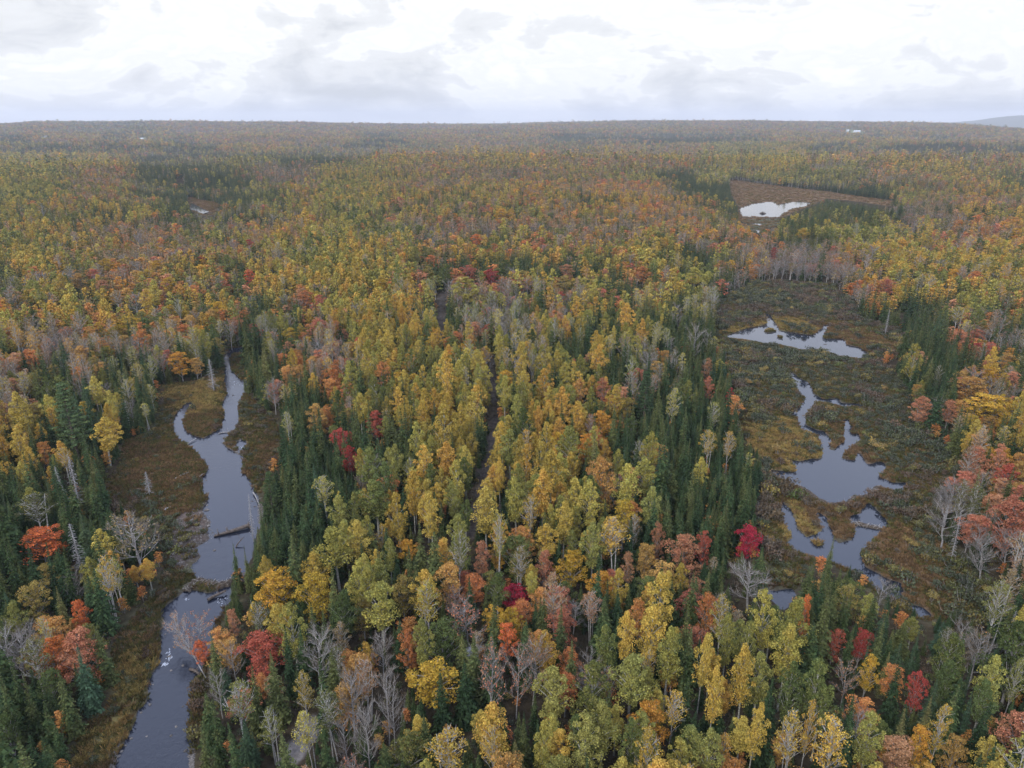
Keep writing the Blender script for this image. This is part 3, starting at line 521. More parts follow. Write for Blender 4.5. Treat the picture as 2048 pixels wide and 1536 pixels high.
# trees picked out one by one: crown centre px, crown centre py, crown width px, component, height factor, label, landmark phrase
HERO = [
(83,1083,104,'mv',.75,'wide bright orange maple above the left edge of the photo','wide bright orange maple'),
(152,1092,36,'sn',1.0,'silver dead spruce right of the wide bright orange maple',None),
(275,1085,92,'bs',1.15,'large tan half-bare tree left of the rocky bar','large tan half-bare tree'),
(72,1020,72,'bo',.9,'pale olive forked tree just behind the wide bright orange maple',None),
(20,1130,40,'sp',1.1,None,None),(100,1140,36,'sp',1.0,None,None),(140,1160,38,'sp',1.0,None,None),(200,1195,56,'sp',1.15,'tallest dark spruce left of the lower pool','tallest spruce by lower pool'),
(70,1195,66,'mn',.85,'olive and rust maple among the spruces at the left edge',None),(150,1175,36,'bb',.7,None,None),
(163,1228,44,'mv',.7,'small bright orange maple with a bare stem among left spruces','small bright orange maple'),
(103,1312,76,'mv',.8,'bright orange and red maple near the lower left corner','orange and red maple'),
(30,1322,66,'bb',.9,'silvery bare tree at the left edge beside the orange and red maple',None),(168,1350,52,'fi',1.0,'bluish fir right of the orange and red maple',None),
(15,1465,54,'mn',.8,'yellow-green maple in the lower left corner',None),(37,1378,48,'sp',1.0,None,None),(62,1415,48,'sp',1.0,None,None),(133,1400,46,'sp',1.0,None,None),
(470,1125,24,'sp',.8,'slim dark spruce at the right end of the beaver dam','slim spruce by the dam'),(493,1135,24,'sp',.8,None,None),(473,1195,24,'sp',.8,None,None),
(547,1178,98,'mg',.85,'round golden maple right of the beaver dam','round golden maple'),(630,1185,80,'mg',.95,'golden orange maple second right of the beaver dam','golden orange maple'),
(672,1098,82,'al',1.0,'large yellow-green aspen behind the golden orange maple','large yellow-green aspen'),
(467,1245,28,'ms',.7,None,None),(400,1268,56,'br',.7,'thin salmon tree on the right bank behind the leaning trunk',None),(402,1300,36,'mv',.45,'small vivid orange maple beside the leaning trunk',None),
(525,1302,100,'mr',.8,'large red maple right of the lower stream','large red maple'),(437,1385,46,'bb',.7,'weathered bare tree on the right bank of the lower stream','weathered bare tree'),
(515,1235,46,'bo',.8,None,None),(543,1455,54,'bl',.7,None,None),(608,1380,40,'bg',.8,None,None),
(550,1370,56,'sp',1.05,'broad dark spruce in front of the large red maple',None),(508,1392,46,'sp',1.0,None,None),(430,1462,50,'sp',1.0,None,None),(470,1507,56,'sp',1.0,None,None),(410,1515,40,'sp',.9,None,None),(430,1322,38,'sp',.9,None,None),
(916,1108,44,'bl',1.15,'leaning white-stemmed birch left of the pink maple',None),(1000,1074,40,'bl',1.2,'tall green-topped birch with one long white stem','green-topped white birch'),
(963,1118,44,'ms',.9,'pink maple left of the green-topped white birch','pink maple'),(1140,1131,60,'mg',.85,'golden maple in the middle of the lower forest','middle golden maple'),
(1090,1134,40,'ms',.85,None,None),(1226,1074,64,'bg',1.1,'gold birch on a pale stem right of centre','gold birch'),(1290,1121,52,'mo',.9,'orange maple right of the gold birch','orange maple right of centre'),
(1256,1134,36,'ms',.85,None,None),(1030,1187,60,'mc',.5,'low crimson maple under the green-topped white birch','low crimson maple'),(1316,1077,34,'ms',.95,None,None),
(806,1184,60,'mn',.85,'dark green round maple left of centre','dark green maple'),(730,1177,50,'al',.9,None,None),(726,1231,58,'mn',.8,None,None),
(856,1200,52,'bl',1.0,'thin yellow-green birch right of the dark green maple',None),(936,1237,78,'br',.85,'wide half-bare reddish tree below the pink maple','half-bare reddish tree'),
(816,1294,42,'mo',.9,'narrow orange maple behind the wide golden maple',None),(763,1307,48,'bb',.8,None,None),
(868,1362,126,'mg',.75,'very wide low golden maple at bottom centre','very wide golden maple'),(883,1400,56,'sp',.9,'dark spruce standing in front of the very wide golden maple',None),
(978,1362,64,'br',1.1,'orange-crowned tree with pale forked trunk beside the slab','orange-crowned forked tree'),(1016,1277,48,'mv',.8,'orange-red maple behind the grey slab','orange-red maple by slab'),
(1066,1334,64,'bs',1.05,None,None),(1033,1362,54,'br',1.0,None,None),(1110,1386,84,'an',.85,'wide green aspen right of the orange-crowned forked tree','wide green aspen'),(1183,1372,76,'an',.9,'second wide green aspen left of the big yellow aspen',None),
(1263,1358,84,'al',1.0,'big yellow-green aspen in the bottom middle right','big yellow-green aspen'),(1250,1274,50,'ag',1.0,None,None),(1336,1308,66,'al',1.05,'feathery yellow aspen right of the big yellow-green aspen',None),
(1120,1271,50,'sp',1.0,'lone dark spruce behind the wide green aspen',None),(1276,1234,48,'mo',.85,None,None),
(896,1507,80,'bg',.9,'golden orange birch at the bottom edge under the wide golden maple','golden birch at bottom edge'),(986,1497,48,'bg',.9,None,None),(1086,1491,50,'al',.9,None,None),(1266,1491,54,'an',.9,None,None),
(703,1407,64,'bb',1.1,'tall bare tree with several pale stems left of bottom centre','tall pale bare tree'),(773,1407,58,'bb',1.1,None,None),(733,1474,60,'bb',1.1,None,None),(786,1441,48,'bb',1.0,None,None),(693,1474,52,'bb',1.0,None,None),
(1498,1077,58,'mc',.75,'bright crimson maple at the left edge of the marsh','bright crimson maple'),(1408,1094,34,'mr',.9,'slim red maple left of the bright crimson maple',None),
(1502,1167,88,'bb',.85,'wide fan-shaped bare tree in front of the crimson maple','fan-shaped bare tree'),(1415,1224,54,'mo',1.0,'orange maple left of the tall lime aspen grove',None),(1445,1237,48,'bg',1.0,None,None),
(1532,1233,56,'al',1.1,'tall lime aspen at the top left of the big grove','tall lime aspen'),(1582,1257,74,'al',1.15,'tall broad lime aspen in the middle of the big grove','broad lime aspen'),(1572,1308,74,'al',1.1,None,None),(1608,1234,30,'mv',1.1,'small orange crown on the right of the lime grove',None),
(1455,1281,46,'al',1.0,None,None),(1495,1291,34,'al',1.0,None,None),(1405,1324,44,'ag',1.1,'slim bright gold aspen left of the lime grove','slim gold aspen'),(1488,1357,60,'ag',1.1,'bright yellow aspen in front of the lime grove','bright yellow aspen'),(1428,1391,50,'ag',1.0,None,None),
(1578,1384,56,'an',1.05,None,None),(1632,1377,76,'an',1.1,'large green aspen on the right of the lime grove','large green aspen'),(1640,1424,60,'an',.9,None,None),
(1508,1464,50,'ag',1.0,None,None),(1582,1474,60,'bg',1.0,'amber birch near the bottom edge below the lime grove','amber birch'),(1665,1491,80,'bg',1.0,None,None),(1618,1447,40,'bg',1.0,None,None),
(1668,1284,46,'mr',.7,'low rust red maple right of the lime grove','low rust red maple'),(1722,1287,44,'mr',.7,None,None),(1735,1347,46,'mg',.8,None,None),(1692,1357,46,'br',.8,None,None),
(1788,1381,46,'sp',1.1,'tall dark spruce left of the raspberry maple',None),(1832,1381,46,'mr',.8,'raspberry red maple in the lower right','raspberry maple'),(1827,1304,26,'fi',.9,None,None),(1732,1317,24,'fi',.8,None,None),(1692,1231,30,'sp',.9,None,None),(1742,1227,36,'sp',.9,None,None),(1658,1116,26,'sp',.9,'lone spruce on the near shore of the lower pond','lone shore spruce'),
(1932,1371,26,'fi',.9,None,None),(1992,1384,30,'fi',.9,None,None),(1935,1437,36,'fi',.9,None,None),(1878,1454,50,'bg',.9,'yellow birch with white stem in the lower right corner','yellow corner birch'),(1905,1507,56,'mo',.8,'bright orange maple at the lower right bottom edge',None),(1835,1491,54,'mg',.8,None,None),
(1952,1314,60,'bb',.9,'spreading grey bare tree below the right marsh','spreading grey bare tree'),(1895,1040,70,'bb',1.0,'pale bare tree right of the lower pond','pale bare tree by pond'),(1975,1110,64,'bb',1.0,None,None),(1762,1190,40,'bb',.7,None,None),(2022,1264,22,'sn',.8,None,None),(1915,1067,20,'sn',1.1,'tall whitish dead spruce beside the pale bare tree',None),
(2020,1090,56,'br',1.0,None,None),(2030,1357,36,'bl',.9,None,None),
(1975,812,92,'mg',.9,'big golden maple among salmon crowns at the right edge','big golden right maple'),(1945,777,64,'mo',.95,'coral orange maple left of the big golden right maple','coral maple'),(1898,822,40,'ms',.9,None,None),(1842,815,44,'ms',.95,'pink maple at the right rim of the marsh','pink maple by marsh'),
(1995,920,36,'ms',1.1,'slender coral red maple below the big golden right maple','slender coral maple'),(1915,632,34,'bl',1.0,'lone pale yellow birch above the right spruces','lone yellow birch'),(1775,640,10,'sn',1.0,'thin white snag in front of the right spruces',None),
(1458,797,18,'mc',.9,'small crimson maple among the spruces left of the marsh','small crimson maple'),(1418,773,24,'ms',.9,None,None),(1415,737,26,'ms',.9,None,None),(1418,890,36,'bg',1.0,'gold birch left of the marsh with white stem','gold birch by marsh'),(1458,893,30,'bg',1.0,None,None),
(138,825,72,'pn',1.15,'large soft green pine near the left edge','large soft green pine'),(208,868,58,'ag',.95,'golden yellow aspen right of the large soft green pine','golden yellow left aspen'),(37,887,42,'ag',.9,None,None),(130,920,32,'bg',.8,None,None),(90,905,34,'mo',.8,None,None),
(147,962,34,'sn',1.2,'tan dead-topped spruce near the left edge',None),(193,1003,44,'sp',1.15,'tall mid-green spruce left of the rusty meadow','tall green spruce'),(147,1005,40,'sp',1.15,None,None),
(423,747,26,'sn',1.0,'white dead spruce at the head of the meadow','white dead spruce'),(547,787,40,'bb',1.0,'pale grey bare tree in front of the dark stand','pale grey bare tree'),(460,668,28,'bb',1.0,None,None),
(655,832,34,'mo',.8,'small bright orange maple over dark spruces right of the brook','small orange maple'),(540,985,50,'pn',.7,'yellowish conifer on the right bank of the pool','yellowish conifer'),(500,1032,16,'sn',1.0,None,None),
(197,782,44,'al',1.0,None,None),(295,965,22,'sn',.55,'small grey snag standing alone in the rusty meadow','small snag in meadow'),
(700,915,36,'mr',.85,'dark crimson maple at the edge of the dark spruce belt','dark crimson maple'),(750,845,38,'mr',.85,None,None),(737,935,60,'an',1.0,'rounded green aspen left of centre','rounded green aspen'),(753,998,76,'an',1.0,None,None),(826,985,50,'ag',1.1,'tall amber aspen left of the dark trail','tall amber aspen'),(863,1028,50,'ag',1.05,None,None),(797,1026,46,'ag',1.05,None,None),
(1010,787,34,'al',1.1,'single lime aspen beside the dark trail','lime aspen by trail'),(1000,952,32,'ag',.95,None,None),(1033,998,50,'al',1.1,None,None),(1183,1008,50,'al',1.1,'pale yellow aspen right of centre','pale yellow aspen'),(1206,782,36,'ms',1.0,'coral red maple at the edge of the yellow grove','coral red maple'),(1290,787,48,'pn',.9,'bushy green pine right of centre','bushy green pine'),(1236,668,28,'sp',1.5,'very tall dark spruce above the centre','very tall spruce'),
(1063,732,24,'bb',1.0,None,None),(1160,782,34,'mo',1.0,None,None),(1056,572,36,'br',1.0,'pale pink bare-topped tree above centre',None),(936,545,40,'ms',1.0,None,None),(1133,543,32,'ms',1.0,None,None),
(157,563,42,'mo',1,'rounded orange maple left among tan crowns','rounded orange left maple'),(455,527,38,'an',1,'round green aspen among orange crowns upper left','round green aspen'),(500,553,30,'mv',.9,'vivid orange-red maple right of the round green aspen','vivid far maple'),
(613,597,36,'mo',1,'amber maple above the dark brook bend','amber maple over the bend'),(340,570,36,'mg',1,'honey gold maple in the upper left forest','honey gold maple'),(310,590,36,'al',1,'lime aspen beside the honey gold maple',None),(213,530,34,'mg',1,'bright gold maple crown far left','far left gold maple'),(270,607,34,'bb',1,'whitish bare tree in the upper left forest','whitish bare tree'),
(983,552,34,'mr',1,'dark red maple above the centre of the photo','dark red upper maple'),(953,480,26,'mv',1,'small vivid orange crown in the far middle','small far orange crown'),(1003,427,40,'mg',1.1,'wide yellow maple in the far middle','far wide yellow maple'),(1286,547,38,'mo',1,'orange maple right of the upper middle','upper right orange maple'),
(1130,567,42,'mn',1,'olive gold maple right of the pink bare-topped tree','olive gold maple'),(830,510,32,'an',1,'green aspen in the far left middle','far green aspen'),(896,547,34,'an',1,'dense green aspen left of the dark red maple','dense green aspen'),(1163,383,18,'sp',1.3,'single dark spruce on the far hill','hill spruce'),(1030,332,20,'pn',1,'broad dark pine on the hill crest','crest pine'),
(933,577,62,'al',1.15,'large pale lime aspen above the dark trail','pale lime trail aspen'),(1390,553,40,'al',1,'bright lime aspen left of the marsh head','lime aspen at marsh head'),(1548,507,18,'mr',1,'small pinkish red maple below the far pond','pink maple under far pond'),(1775,573,36,'ms',1,'salmon maple behind the dark spruces on the right','salmon maple over spruces'),
(1608,467,26,'mg',1,'gold maple below the far conifer stand','gold maple below conifers'),(1858,480,22,'ag',1.1,'gold aspen in the far right forest','far right gold aspen'),(1835,322,16,'pn',1,'dark pine in the far right forest','far right pine'),
]
TR = dict(x=[], y=[], z=[], k=[], H=[], W=[], lab=[], lm=[], hero=[])
LMK = []
for (hx, hy, hw, comp, hf, lab, lmk) in HERO:
    if hw == 0: continue
    fam = COMP[comp][0]; H = FAM[fam][2]*hf
    gz = 0.0
    for _ in range(4):
        X, Y = ground(hx, hy, gz+H*CEN[fam]); gz = float(height(np.array([X]), np.array([Y]))[0])
    d = pixel(X, Y, gz+H*CEN[fam])[2]; Wm = hw*d/F
    for k_, v_ in zip(('x', 'y', 'z', 'k', 'H', 'W', 'lab', 'lm', 'hero'), (float(X), float(Y), gz, KI[comp], H, float(Wm), lab, lmk, True)): TR[k_].append(v_)
# ---- near forest: dart throwing with the spacing of each kind
NC = 400000
R0, R1 = 42.0, 1150.0
rr_ = np.sqrt(rng.random(NC)*(R1**2-R0**2)+R0**2); aa_ = rng.uniform(R(-46), R(46), NC)
# more tries close by so that the nearest stands are dense
rr2 = np.sqrt(rng.random(60000)*(330**2-R0**2)+R0**2); aa2 = rng.uniform(R(-46), R(46), 60000)
rr_ = np.concatenate([rr2, rr_]); aa_ = np.concatenate([aa2, aa_]); NC = len(rr_)
cx_, cy_ = rr_*np.sin(aa_), rr_*np.cos(aa_)
cz_ = height(cx_, cy_)
bx_, by_, _d = pixel(cx_, cy_, cz_)
mx_, my_, _d = pixel(cx_, cy_, cz_+8.5)
ck_ = choose(mx_, my_, NC, cx_, cy_)
hf_ = rng.normal(.87, .15, NC).clip(.5, 1.25); hf_ = np.where(rng.random(NC) < .14, hf_*.66, hf_); hf_ = np.where(rng.random(NC) < .06, hf_*1.28, hf_)
hf_ = np.where(ck_ < 3, hf_*rng.uniform(.72, 1.28, NC), hf_); Hc = H_BASE[ck_]*hf_; Wc = W_BASE[ck_]*(hf_**.7)*rng.uniform(.78, 1.15, NC)
wide_ = 1+.16*sstep(230, 380, rr_)*(ck_ > 2); Hc = Hc*(1-.06*sstep(250, 420, rr_)); Wc = Wc*wide_; Hc = Hc/wide_**.7
tx_, ty_, _d = pixel(cx_, cy_, cz_+Hc*.86); qx_, qy_, _d = pixel(cx_, cy_, cz_+Hc*.5)
dopen = sdist(OPEN, cx_, cy_); dwat = sdist(WATER, cx_, cy_)
bad = (dopen < .6) | (dwat < 1.5) | inside_px(OPEN_PX, tx_, ty_) | inside_px(OPEN_PX, qx_, qy_) | inside_px(PONDFAR, tx_, ty_)
for f_ in (.3, .68, .98):
    ax_, ay_, _d = pixel(cx_, cy_, cz_+Hc*f_); bad |= inside_px(OPEN_PX[2:], ax_, ay_)
bad |= (sdist(ROAD, cx_, cy_) < 1.0) | (sdist(TRAIL, cx_, cy_) < .8) | inside_px(TRAIL_PX, qx_, qy_)
bad |= (fbm(cx_/8, cy_/8, 2, 91) > .71) & (rr_ < 700)
# nothing unsurveyed hides the crowns picked out one by one
_hx = {k_: np.array(TR[k_]) for k_ in ('x', 'y', 'z', 'k', 'H', 'W')}
_hc = np.array([CEN[COMP[CK[k_]][0]] for k_ in TR['k']]); hpx, hpy, hpd = pixel(_hx['x'], _hx['y'], _hx['z']+_hx['H']*_hc)
for i in range(len(hpx)):
    rx = _hx['W'][i]*F/hpd[i]*.5; ry = _hx['H'][i]*F/hpd[i]*.34
    near_ = (cy_ < _hx['y'][i]) & (np.abs(tx_-hpx[i]) < rx*1.15)
    w_ = np.nonzero(near_ & (np.abs(ty_-hpy[i]) < ry*2.2))[0]
    ov = (((tx_[w_]-hpx[i])/(rx*1.1))**2+((ty_[w_]-hpy[i])/ry)**2 < 1) | (((qx_[w_]-hpx[i])/(rx*1.1))**2+((qy_[w_]-hpy[i])/ry)**2 < 1)
    bad[w_[ov & (rng.random(len(w_)) < 1.1)]] = True
cell = {}
CS = 5.5
def put(x, y, r, i): cell.setdefault((int(x//CS), int(y//CS)), []).append((x, y, r))
for i in range(len(TR['x'])): put(TR['x'][i], TR['y'][i], max(1.2, TR['W'][i]*.40), i)
rad_ = RAD[ck_]*np.where(ck_ < 3, .9, .96)*np.clip(Wc/W_BASE[ck_], .6, 1.15)*(1-.16*sstep(230, 380, rr_))
order = np.nonzero(~bad)[0]
lx, ly, lr = cx_.tolist(), cy_.tolist(), rad_.tolist(); keep = []
for i in order.tolist():
    x, y, r = lx[i], ly[i], lr[i]; a, b = int(x//CS), int(y//CS); ok = True
    for da in (-1, 0, 1):
        for db in (-1, 0, 1):
            for (ox, oy, orr) in cell.get((a+da, b+db), ()):
                if (ox-x)**2+(oy-y)**2 < ((r+orr)*.83)**2: ok = False; break
            if not ok: break
        if not ok: break
    if ok: put(x, y, r, 0); keep.append(i)
keep = np.array(keep)
print("near trees", len(keep))
for k_, arr in zip(('x', 'y', 'z', 'k', 'H', 'W'), (cx_, cy_, cz_, ck_, Hc, Wc)): TR[k_] += arr[keep].tolist()
TR['lab'] += [None]*len(keep); TR['lm'] += [None]*len(keep); TR['hero'] += [False]*len(keep)
X = np.array(TR['x']); Y = np.array(TR['y']); Z = np.array(TR['z']); K = np.array(TR['k']); HH = np.array(TR['H']); WW = np.array(TR['W']); HERO_ = np.array(TR['hero'])
FAMK = np.array([COMP[c][0] for c in CK])[K]
dist = np.sqrt(X**2+Y**2+(CAM_H-Z-HH*.6)**2)
px_, py_, dd_ = pixel(X, Y, Z+HH*.6)
tpx, tpy, _ = pixel(X, Y, Z+HH)
inframe = (px_ > -10) & (px_ < 2058) & (tpy < 1530)
# ------------------------------------------------------------------ stuff through geometry nodes
def scatter(name, label, protos, P, idx, rot, scl, tilt=None):
    """one object of uncountable growth: every point carries which plant, its turn and its size"""
    coll = bpy.data.collections.new(name+'_kinds')
    for i, me in enumerate(protos):
        o = bpy.data.objects.new(f"{name}_kind_{i:03d}", me); coll.objects.link(o)
    me = bpy.data.meshes.new(name); n = len(P)
    me.vertices.add(n); me.vertices.foreach_set('co', np.asarray(P, np.float32).ravel())
    a = me.attributes.new('pick', 'INT', 'POINT'); a.data.foreach_set('value', np.asarray(idx, np.int32))
    e = np.zeros((n, 3), np.float32); e[:, 2] = rot
    if tilt is not None: e[:, :2] = tilt
    a = me.attributes.new('turn', 'FLOAT_VECTOR', 'POINT'); a.data.foreach_set('vector', e.ravel())
    a = me.attributes.new('size', 'FLOAT_VECTOR', 'POINT'); a.data.foreach_set('vector', np.asarray(scl, np.float32).ravel())
    ob = bpy.data.objects.new(name, me); S.collection.objects.link(ob)
    ob['label'] = label; ob['kind'] = 'stuff'
    ng = bpy.data.node_groups.new(name+'_growth', 'GeometryNodeTree')
    ng.interface.new_socket('Geometry', in_out='INPUT', socket_type='NodeSocketGeometry'); ng.interface.new_socket('Geometry', in_out='OUTPUT', socket_type='NodeSocketGeometry')
    Nn = NT(ng)
    gi = Nn('NodeGroupInput'); ci = Nn('GeometryNodeCollectionInfo', transform_space='ORIGINAL')
    ci.inputs[0].default_value = coll; ci.inputs['Separate Children'].default_value = True; ci.inputs['Reset Children'].default_value = True
    ai = Nn('GeometryNodeInputNamedAttribute', data_type='INT'); ai.inputs[0].default_value = 'pick'
    at = Nn('GeometryNodeInputNamedAttribute', data_type='FLOAT_VECTOR'); at.inputs[0].default_value = 'turn'
    as_ = Nn('GeometryNodeInputNamedAttribute', data_type='FLOAT_VECTOR'); as_.inputs[0].default_value = 'size'
    er = Nn('FunctionNodeEulerToRotation', {0: at.outputs[0]})
    ip = Nn('GeometryNodeInstanceOnPoints', {'Points': gi.outputs[0], 'Instance': ci.outputs[0], 'Pick Instance': True, 'Instance Index': ai.outputs[0], 'Rotation': er.outputs[0], 'Scale': as_.outputs[0]})
    Nn('NodeGroupOutput', {0: ip.outputs[0]})
    md = ob.modifiers.new('growth', 'NODES'); md.node_group = ng
    return ob
# ------------------------------------------------------------------ things
def link(o, parent=None):
    S.collection.objects.link(o)
    if parent is not None: o.parent = parent
    return o
def tag(o, label, cat, group=None):
    o['label'] = label; o['category'] = cat
    if group: o['group'] = group
    return o
def empty(name, loc, rot=(0, 0, 0), scale=(1, 1, 1)):
    o = bpy.data.objects.new(name, None); o.location = loc; o.rotation_euler = rot; o.scale = scale; o.empty_display_size = .5
    return link(o)
def struct(name, me, m=None):
    o = link(bpy.data.objects.new(name, me)); o['kind'] = 'structure'; return o
LIMIT = 300
ind = np.zeros(len(X), bool)
for fam in FAM:
    sel = np.nonzero((FAMK == fam) & inframe)[0]
    if len(sel) == 0: continue
    score = np.where(HERO_[sel], 1e6, HH[sel]*np.sqrt(WW[sel])/dd_[sel])
    ind[sel[np.argsort(-score)[:LIMIT]]] = True
# landmarks for the labels
LMK = [('beaver dam', 430, 1172), ('log across the brook', 462, 1062), ('grassy brook island', 407, 845), ('brook riffle', 465, 790), ('rocky bar', 375, 1045), ('leaning trunk over the brook', 378, 1320),
       ('gravel track', 590, 1500), ('grey rock slab', 955, 1326), ('large marsh pond', 1665, 965), ('upper marsh pond', 1600, 682), ('narrow marsh channel', 1608, 775), ('lower marsh pond', 1670, 1105), ('tiny dark pool', 1568, 1196), ('dark trail', 985, 850), ('rusty meadow', 340, 960)]
LMK += [('far beaver pond', 1545, 420), ('far brook bend', 400, 415), ('far rusty marsh', 1600, 385), ('far conifer stand', 1690, 425), ('dark far spruce stand', 450, 385), ('small water glints', 1535, 524)]
LMK = [(n, float(a), float(b)) for n, a, b in LMK]
for i in range(len(X)):
    if TR['lm'][i]: LMK.append((TR['lm'][i], float(px_[i]), float(py_[i])))
SZ = {}
for fam in FAM:
    s_ = HH[ind & (FAMK == fam)]
    SZ[fam] = (np.percentile(s_, 25), np.percentile(s_, 78)) if len(s_) else (0, 99)
LOOK = {'sp': 'dark green spruce', 'fi': 'bluish spruce', 'ce': 'olive green conifer', 'pn': 'soft green pine', 'ag': 'golden aspen', 'al': 'yellow-green aspen', 'an': 'green aspen', 'mg': 'gold maple', 'mn': 'olive green maple', 'mo': 'orange maple',
        'mv': 'bright orange maple', 'ms': 'salmon pink maple', 'mr': 'red maple', 'mc': 'crimson maple', 'bl': 'thin lime birch', 'bt': 'thin tan birch', 'bo': 'thin olive birch', 'bg': 'thin gold birch', 'bb': 'grey bare tree', 'bs': 'tan-leaved bare tree', 'br': 'salmon-leaved bare tree', 'sn': 'grey dead spruce'}
ORD = ['nearest', 'second nearest', 'third nearest', 'fourth nearest', 'fifth nearest', 'sixth nearest', 'seventh nearest', 'eighth nearest', 'ninth nearest', 'tenth nearest'] + [f'{w} nearest' for w in ('eleventh', 'twelfth', 'thirteenth', 'fourteenth', 'fifteenth', 'sixteenth', 'seventeenth', 'eighteenth', 'nineteenth', 'twentieth')]+[f'twenty-{w} nearest' for w in ('first', 'second', 'third', 'fourth', 'fifth', 'sixth', 'seventh', 'eighth', 'ninth')]
groups = {}
la = np.array([[a, b] for _, a, b in LMK])
for i in np.nonzero(ind)[0]:
    if TR['lab'][i]: continue
    dx = px_[i]-la[:, 0]; dy = (py_[i]-la[:, 1])*1.25; dl = np.hypot(dx, dy); dl[dl < 1] = 1e9
    j = int(dl.argmin())
    if abs(dx[j]) > abs(dy[j]): side = 'right of' if dx[j] > 0 else 'left of'
    else: side = 'in front of' if dy[j] > 0 else 'behind'
    c = CK[K[i]]; lo, hi = SZ[COMP[c][0]]; size = 'small' if HH[i] < lo else ('tall' if HH[i] > hi else '')
    groups.setdefault((size, LOOK[c], side, LMK[j][0]), []).append((float(dl[j]), int(i)))
labels = {}
for (size, look, side, lm), L_ in groups.items():
    L_.sort()
    for n, (_, i) in enumerate(L_):
        labels[i] = f"{size} {look} {side} the {lm}".strip() + (f", {ORD[min(n,28)]}" if len(L_) > 1 else '')
print('label groups', len(groups), 'largest', sorted([(len(v), k) for k, v in groups.items()])[-14:])
for fam in FAM: print(fam, 'reach', dist[ind & (FAMK == fam)].max() if (ind & (FAMK == fam)).any() else 0)
GROUP = {'sp': 'dark spruces of the forest', 'pn': 'pines of the forest', 'as': 'aspens of the forest', 'ma': 'maples of the forest', 'bi': 'birches of the forest', 'ba': 'leafless trees of the forest', 'sn': 'dead spruces'}
for i in np.nonzero(ind)[0].tolist():
    c = CK[K[i]]; fam = COMP[c][0]; nm, cat, H0, W0 = FAM[fam]
    v = (i*7+3) % NV[fam]; lod = 0
    T, C, L_ = part_meshes(c, lod, v)
    sx = WW[i]/W0
    root = empty(nm, (X[i], Y[i], Z[i]), (U(-.03, .03), U(-.03, .03), U(0, 6.28)), (sx, sx, HH[i]/H0))
    tag(root, TR['lab'][i] or labels[i], cat, GROUP[fam])
    link(bpy.data.objects.new('trunk', T), root)
    link(bpy.data.objects.new('branches' if fam in ('ba', 'sn') else 'crown', C), root)
    if L_: link(bpy.data.objects.new('leaves', L_), root)
print("individual trees", int(ind.sum()), {f: int((ind & (FAMK == f)).sum()) for f in FAM})
# ---- far forest in rings, spacing grows with distance
STEP = .0042
rl = [1150.0]
while rl[-1] < 6900: rl.append(rl[-1]*(1+STEP))
rl = np.array(rl); al = np.arange(R(-42), R(42), STEP*1.0)
RR, AA = np.meshgrid(rl, al, indexing='ij'); RR = RR*(1+STEP*rng.uniform(-.5, .5, RR.shape)); AA = AA+STEP*rng.uniform(-.5, .5, AA.shape)
fx, fy = (RR*np.sin(AA)).ravel(), (RR*np.cos(AA)).ravel(); fz = height(fx, fy); rf = RR.ravel()
# fields cleared on the far ridge
FIELD_PX = [[(1632,253),(1680,254),(1680,257.5),(1632,256.5)], [(1692,258),(1730,259),(1730,265),(1690,264)], [(82,270),(102,270),(106,276),(80,276)], [(275,272),(292,272),(292,279),(275,279)]]
ppx, ppy, _ = pixel(fx, fy, fz+9)
km = choose(ppx, ppy, len(fx), fx, fy); infield = inside_px(FIELD_PX, ppx, ppy)
fh = rng.normal(1, .16, len(fx)).clip(.6, 1.5); fh = np.where(rng.random(len(fx)) < .04, fh*1.6, fh)
FH = H_BASE[km]*fh; FW = np.maximum(W_BASE[km]*fh, rf*STEP*np.where(km <= 2, .72, 1.15))
ok = ~infield
fx, fy, fz, km, FH, FW, rf = fx[ok], fy[ok], fz[ok], km[ok], FH[ok], FW[ok], rf[ok]
print("far trees", len(fx))
FNAME = {'sp': ('distant_spruces', 'dark spruces massed beyond the nearest ones, out to the ridge'), 'pn': ('distant_pines', 'soft green pines beside the far pond and on the ridge'),
         'as': ('distant_aspens', 'gold and lime aspens filling the forest out to the ridge'), 'ma': ('distant_maples', 'orange, red and olive maples filling the forest out to the ridge'),
         'bi': ('distant_birches', 'thin leaved birches scattered through the far forest'), 'ba': ('distant_bare_trees', 'grey leafless trees scattered through the far forest'), 'sn': ('distant_dead_spruces', 'grey dead spruces among the far trees')}
for fam in FAM:
    comps = [c for c in CK if COMP[c][0] == fam]
    protos = []; base = {}
    for lod in (0, 1, 2):
        for c in comps:
            base[lod, KI[c]] = len(protos); protos += [joined_mesh(c, lod, v) for v in range(3)]
    s1 = np.nonzero((FAMK == fam) & ~ind)[0]; s2 = np.nonzero(np.array([COMP[c][0] for c in CK])[km] == fam)[0]
    P = np.concatenate([np.stack([X[s1], Y[s1], Z[s1]], 1), np.stack([fx[s2], fy[s2], fz[s2]-.3], 1)])
    kk = np.concatenate([K[s1], km[s2]]); d_ = np.concatenate([dist[s1], rf[s2]])
    hh = np.concatenate([HH[s1], FH[s2]]); ww = np.concatenate([WW[s1], FW[s2]])
    lod = np.where(d_ < 300, 0, np.where(d_ < 1000, 1, 2))
    bi = np.array([base[l, k] for l, k in zip(lod.tolist(), kk.tolist())])+rng.integers(0, 3, len(kk))
    sx = ww/FAM[fam][3]
    if len(P): scatter(FNAME[fam][0], FNAME[fam][1], protos, P, bi, rng.uniform(0, 6.28, len(P)), np.stack([sx, sx, hh/FAM[fam][2]], 1))
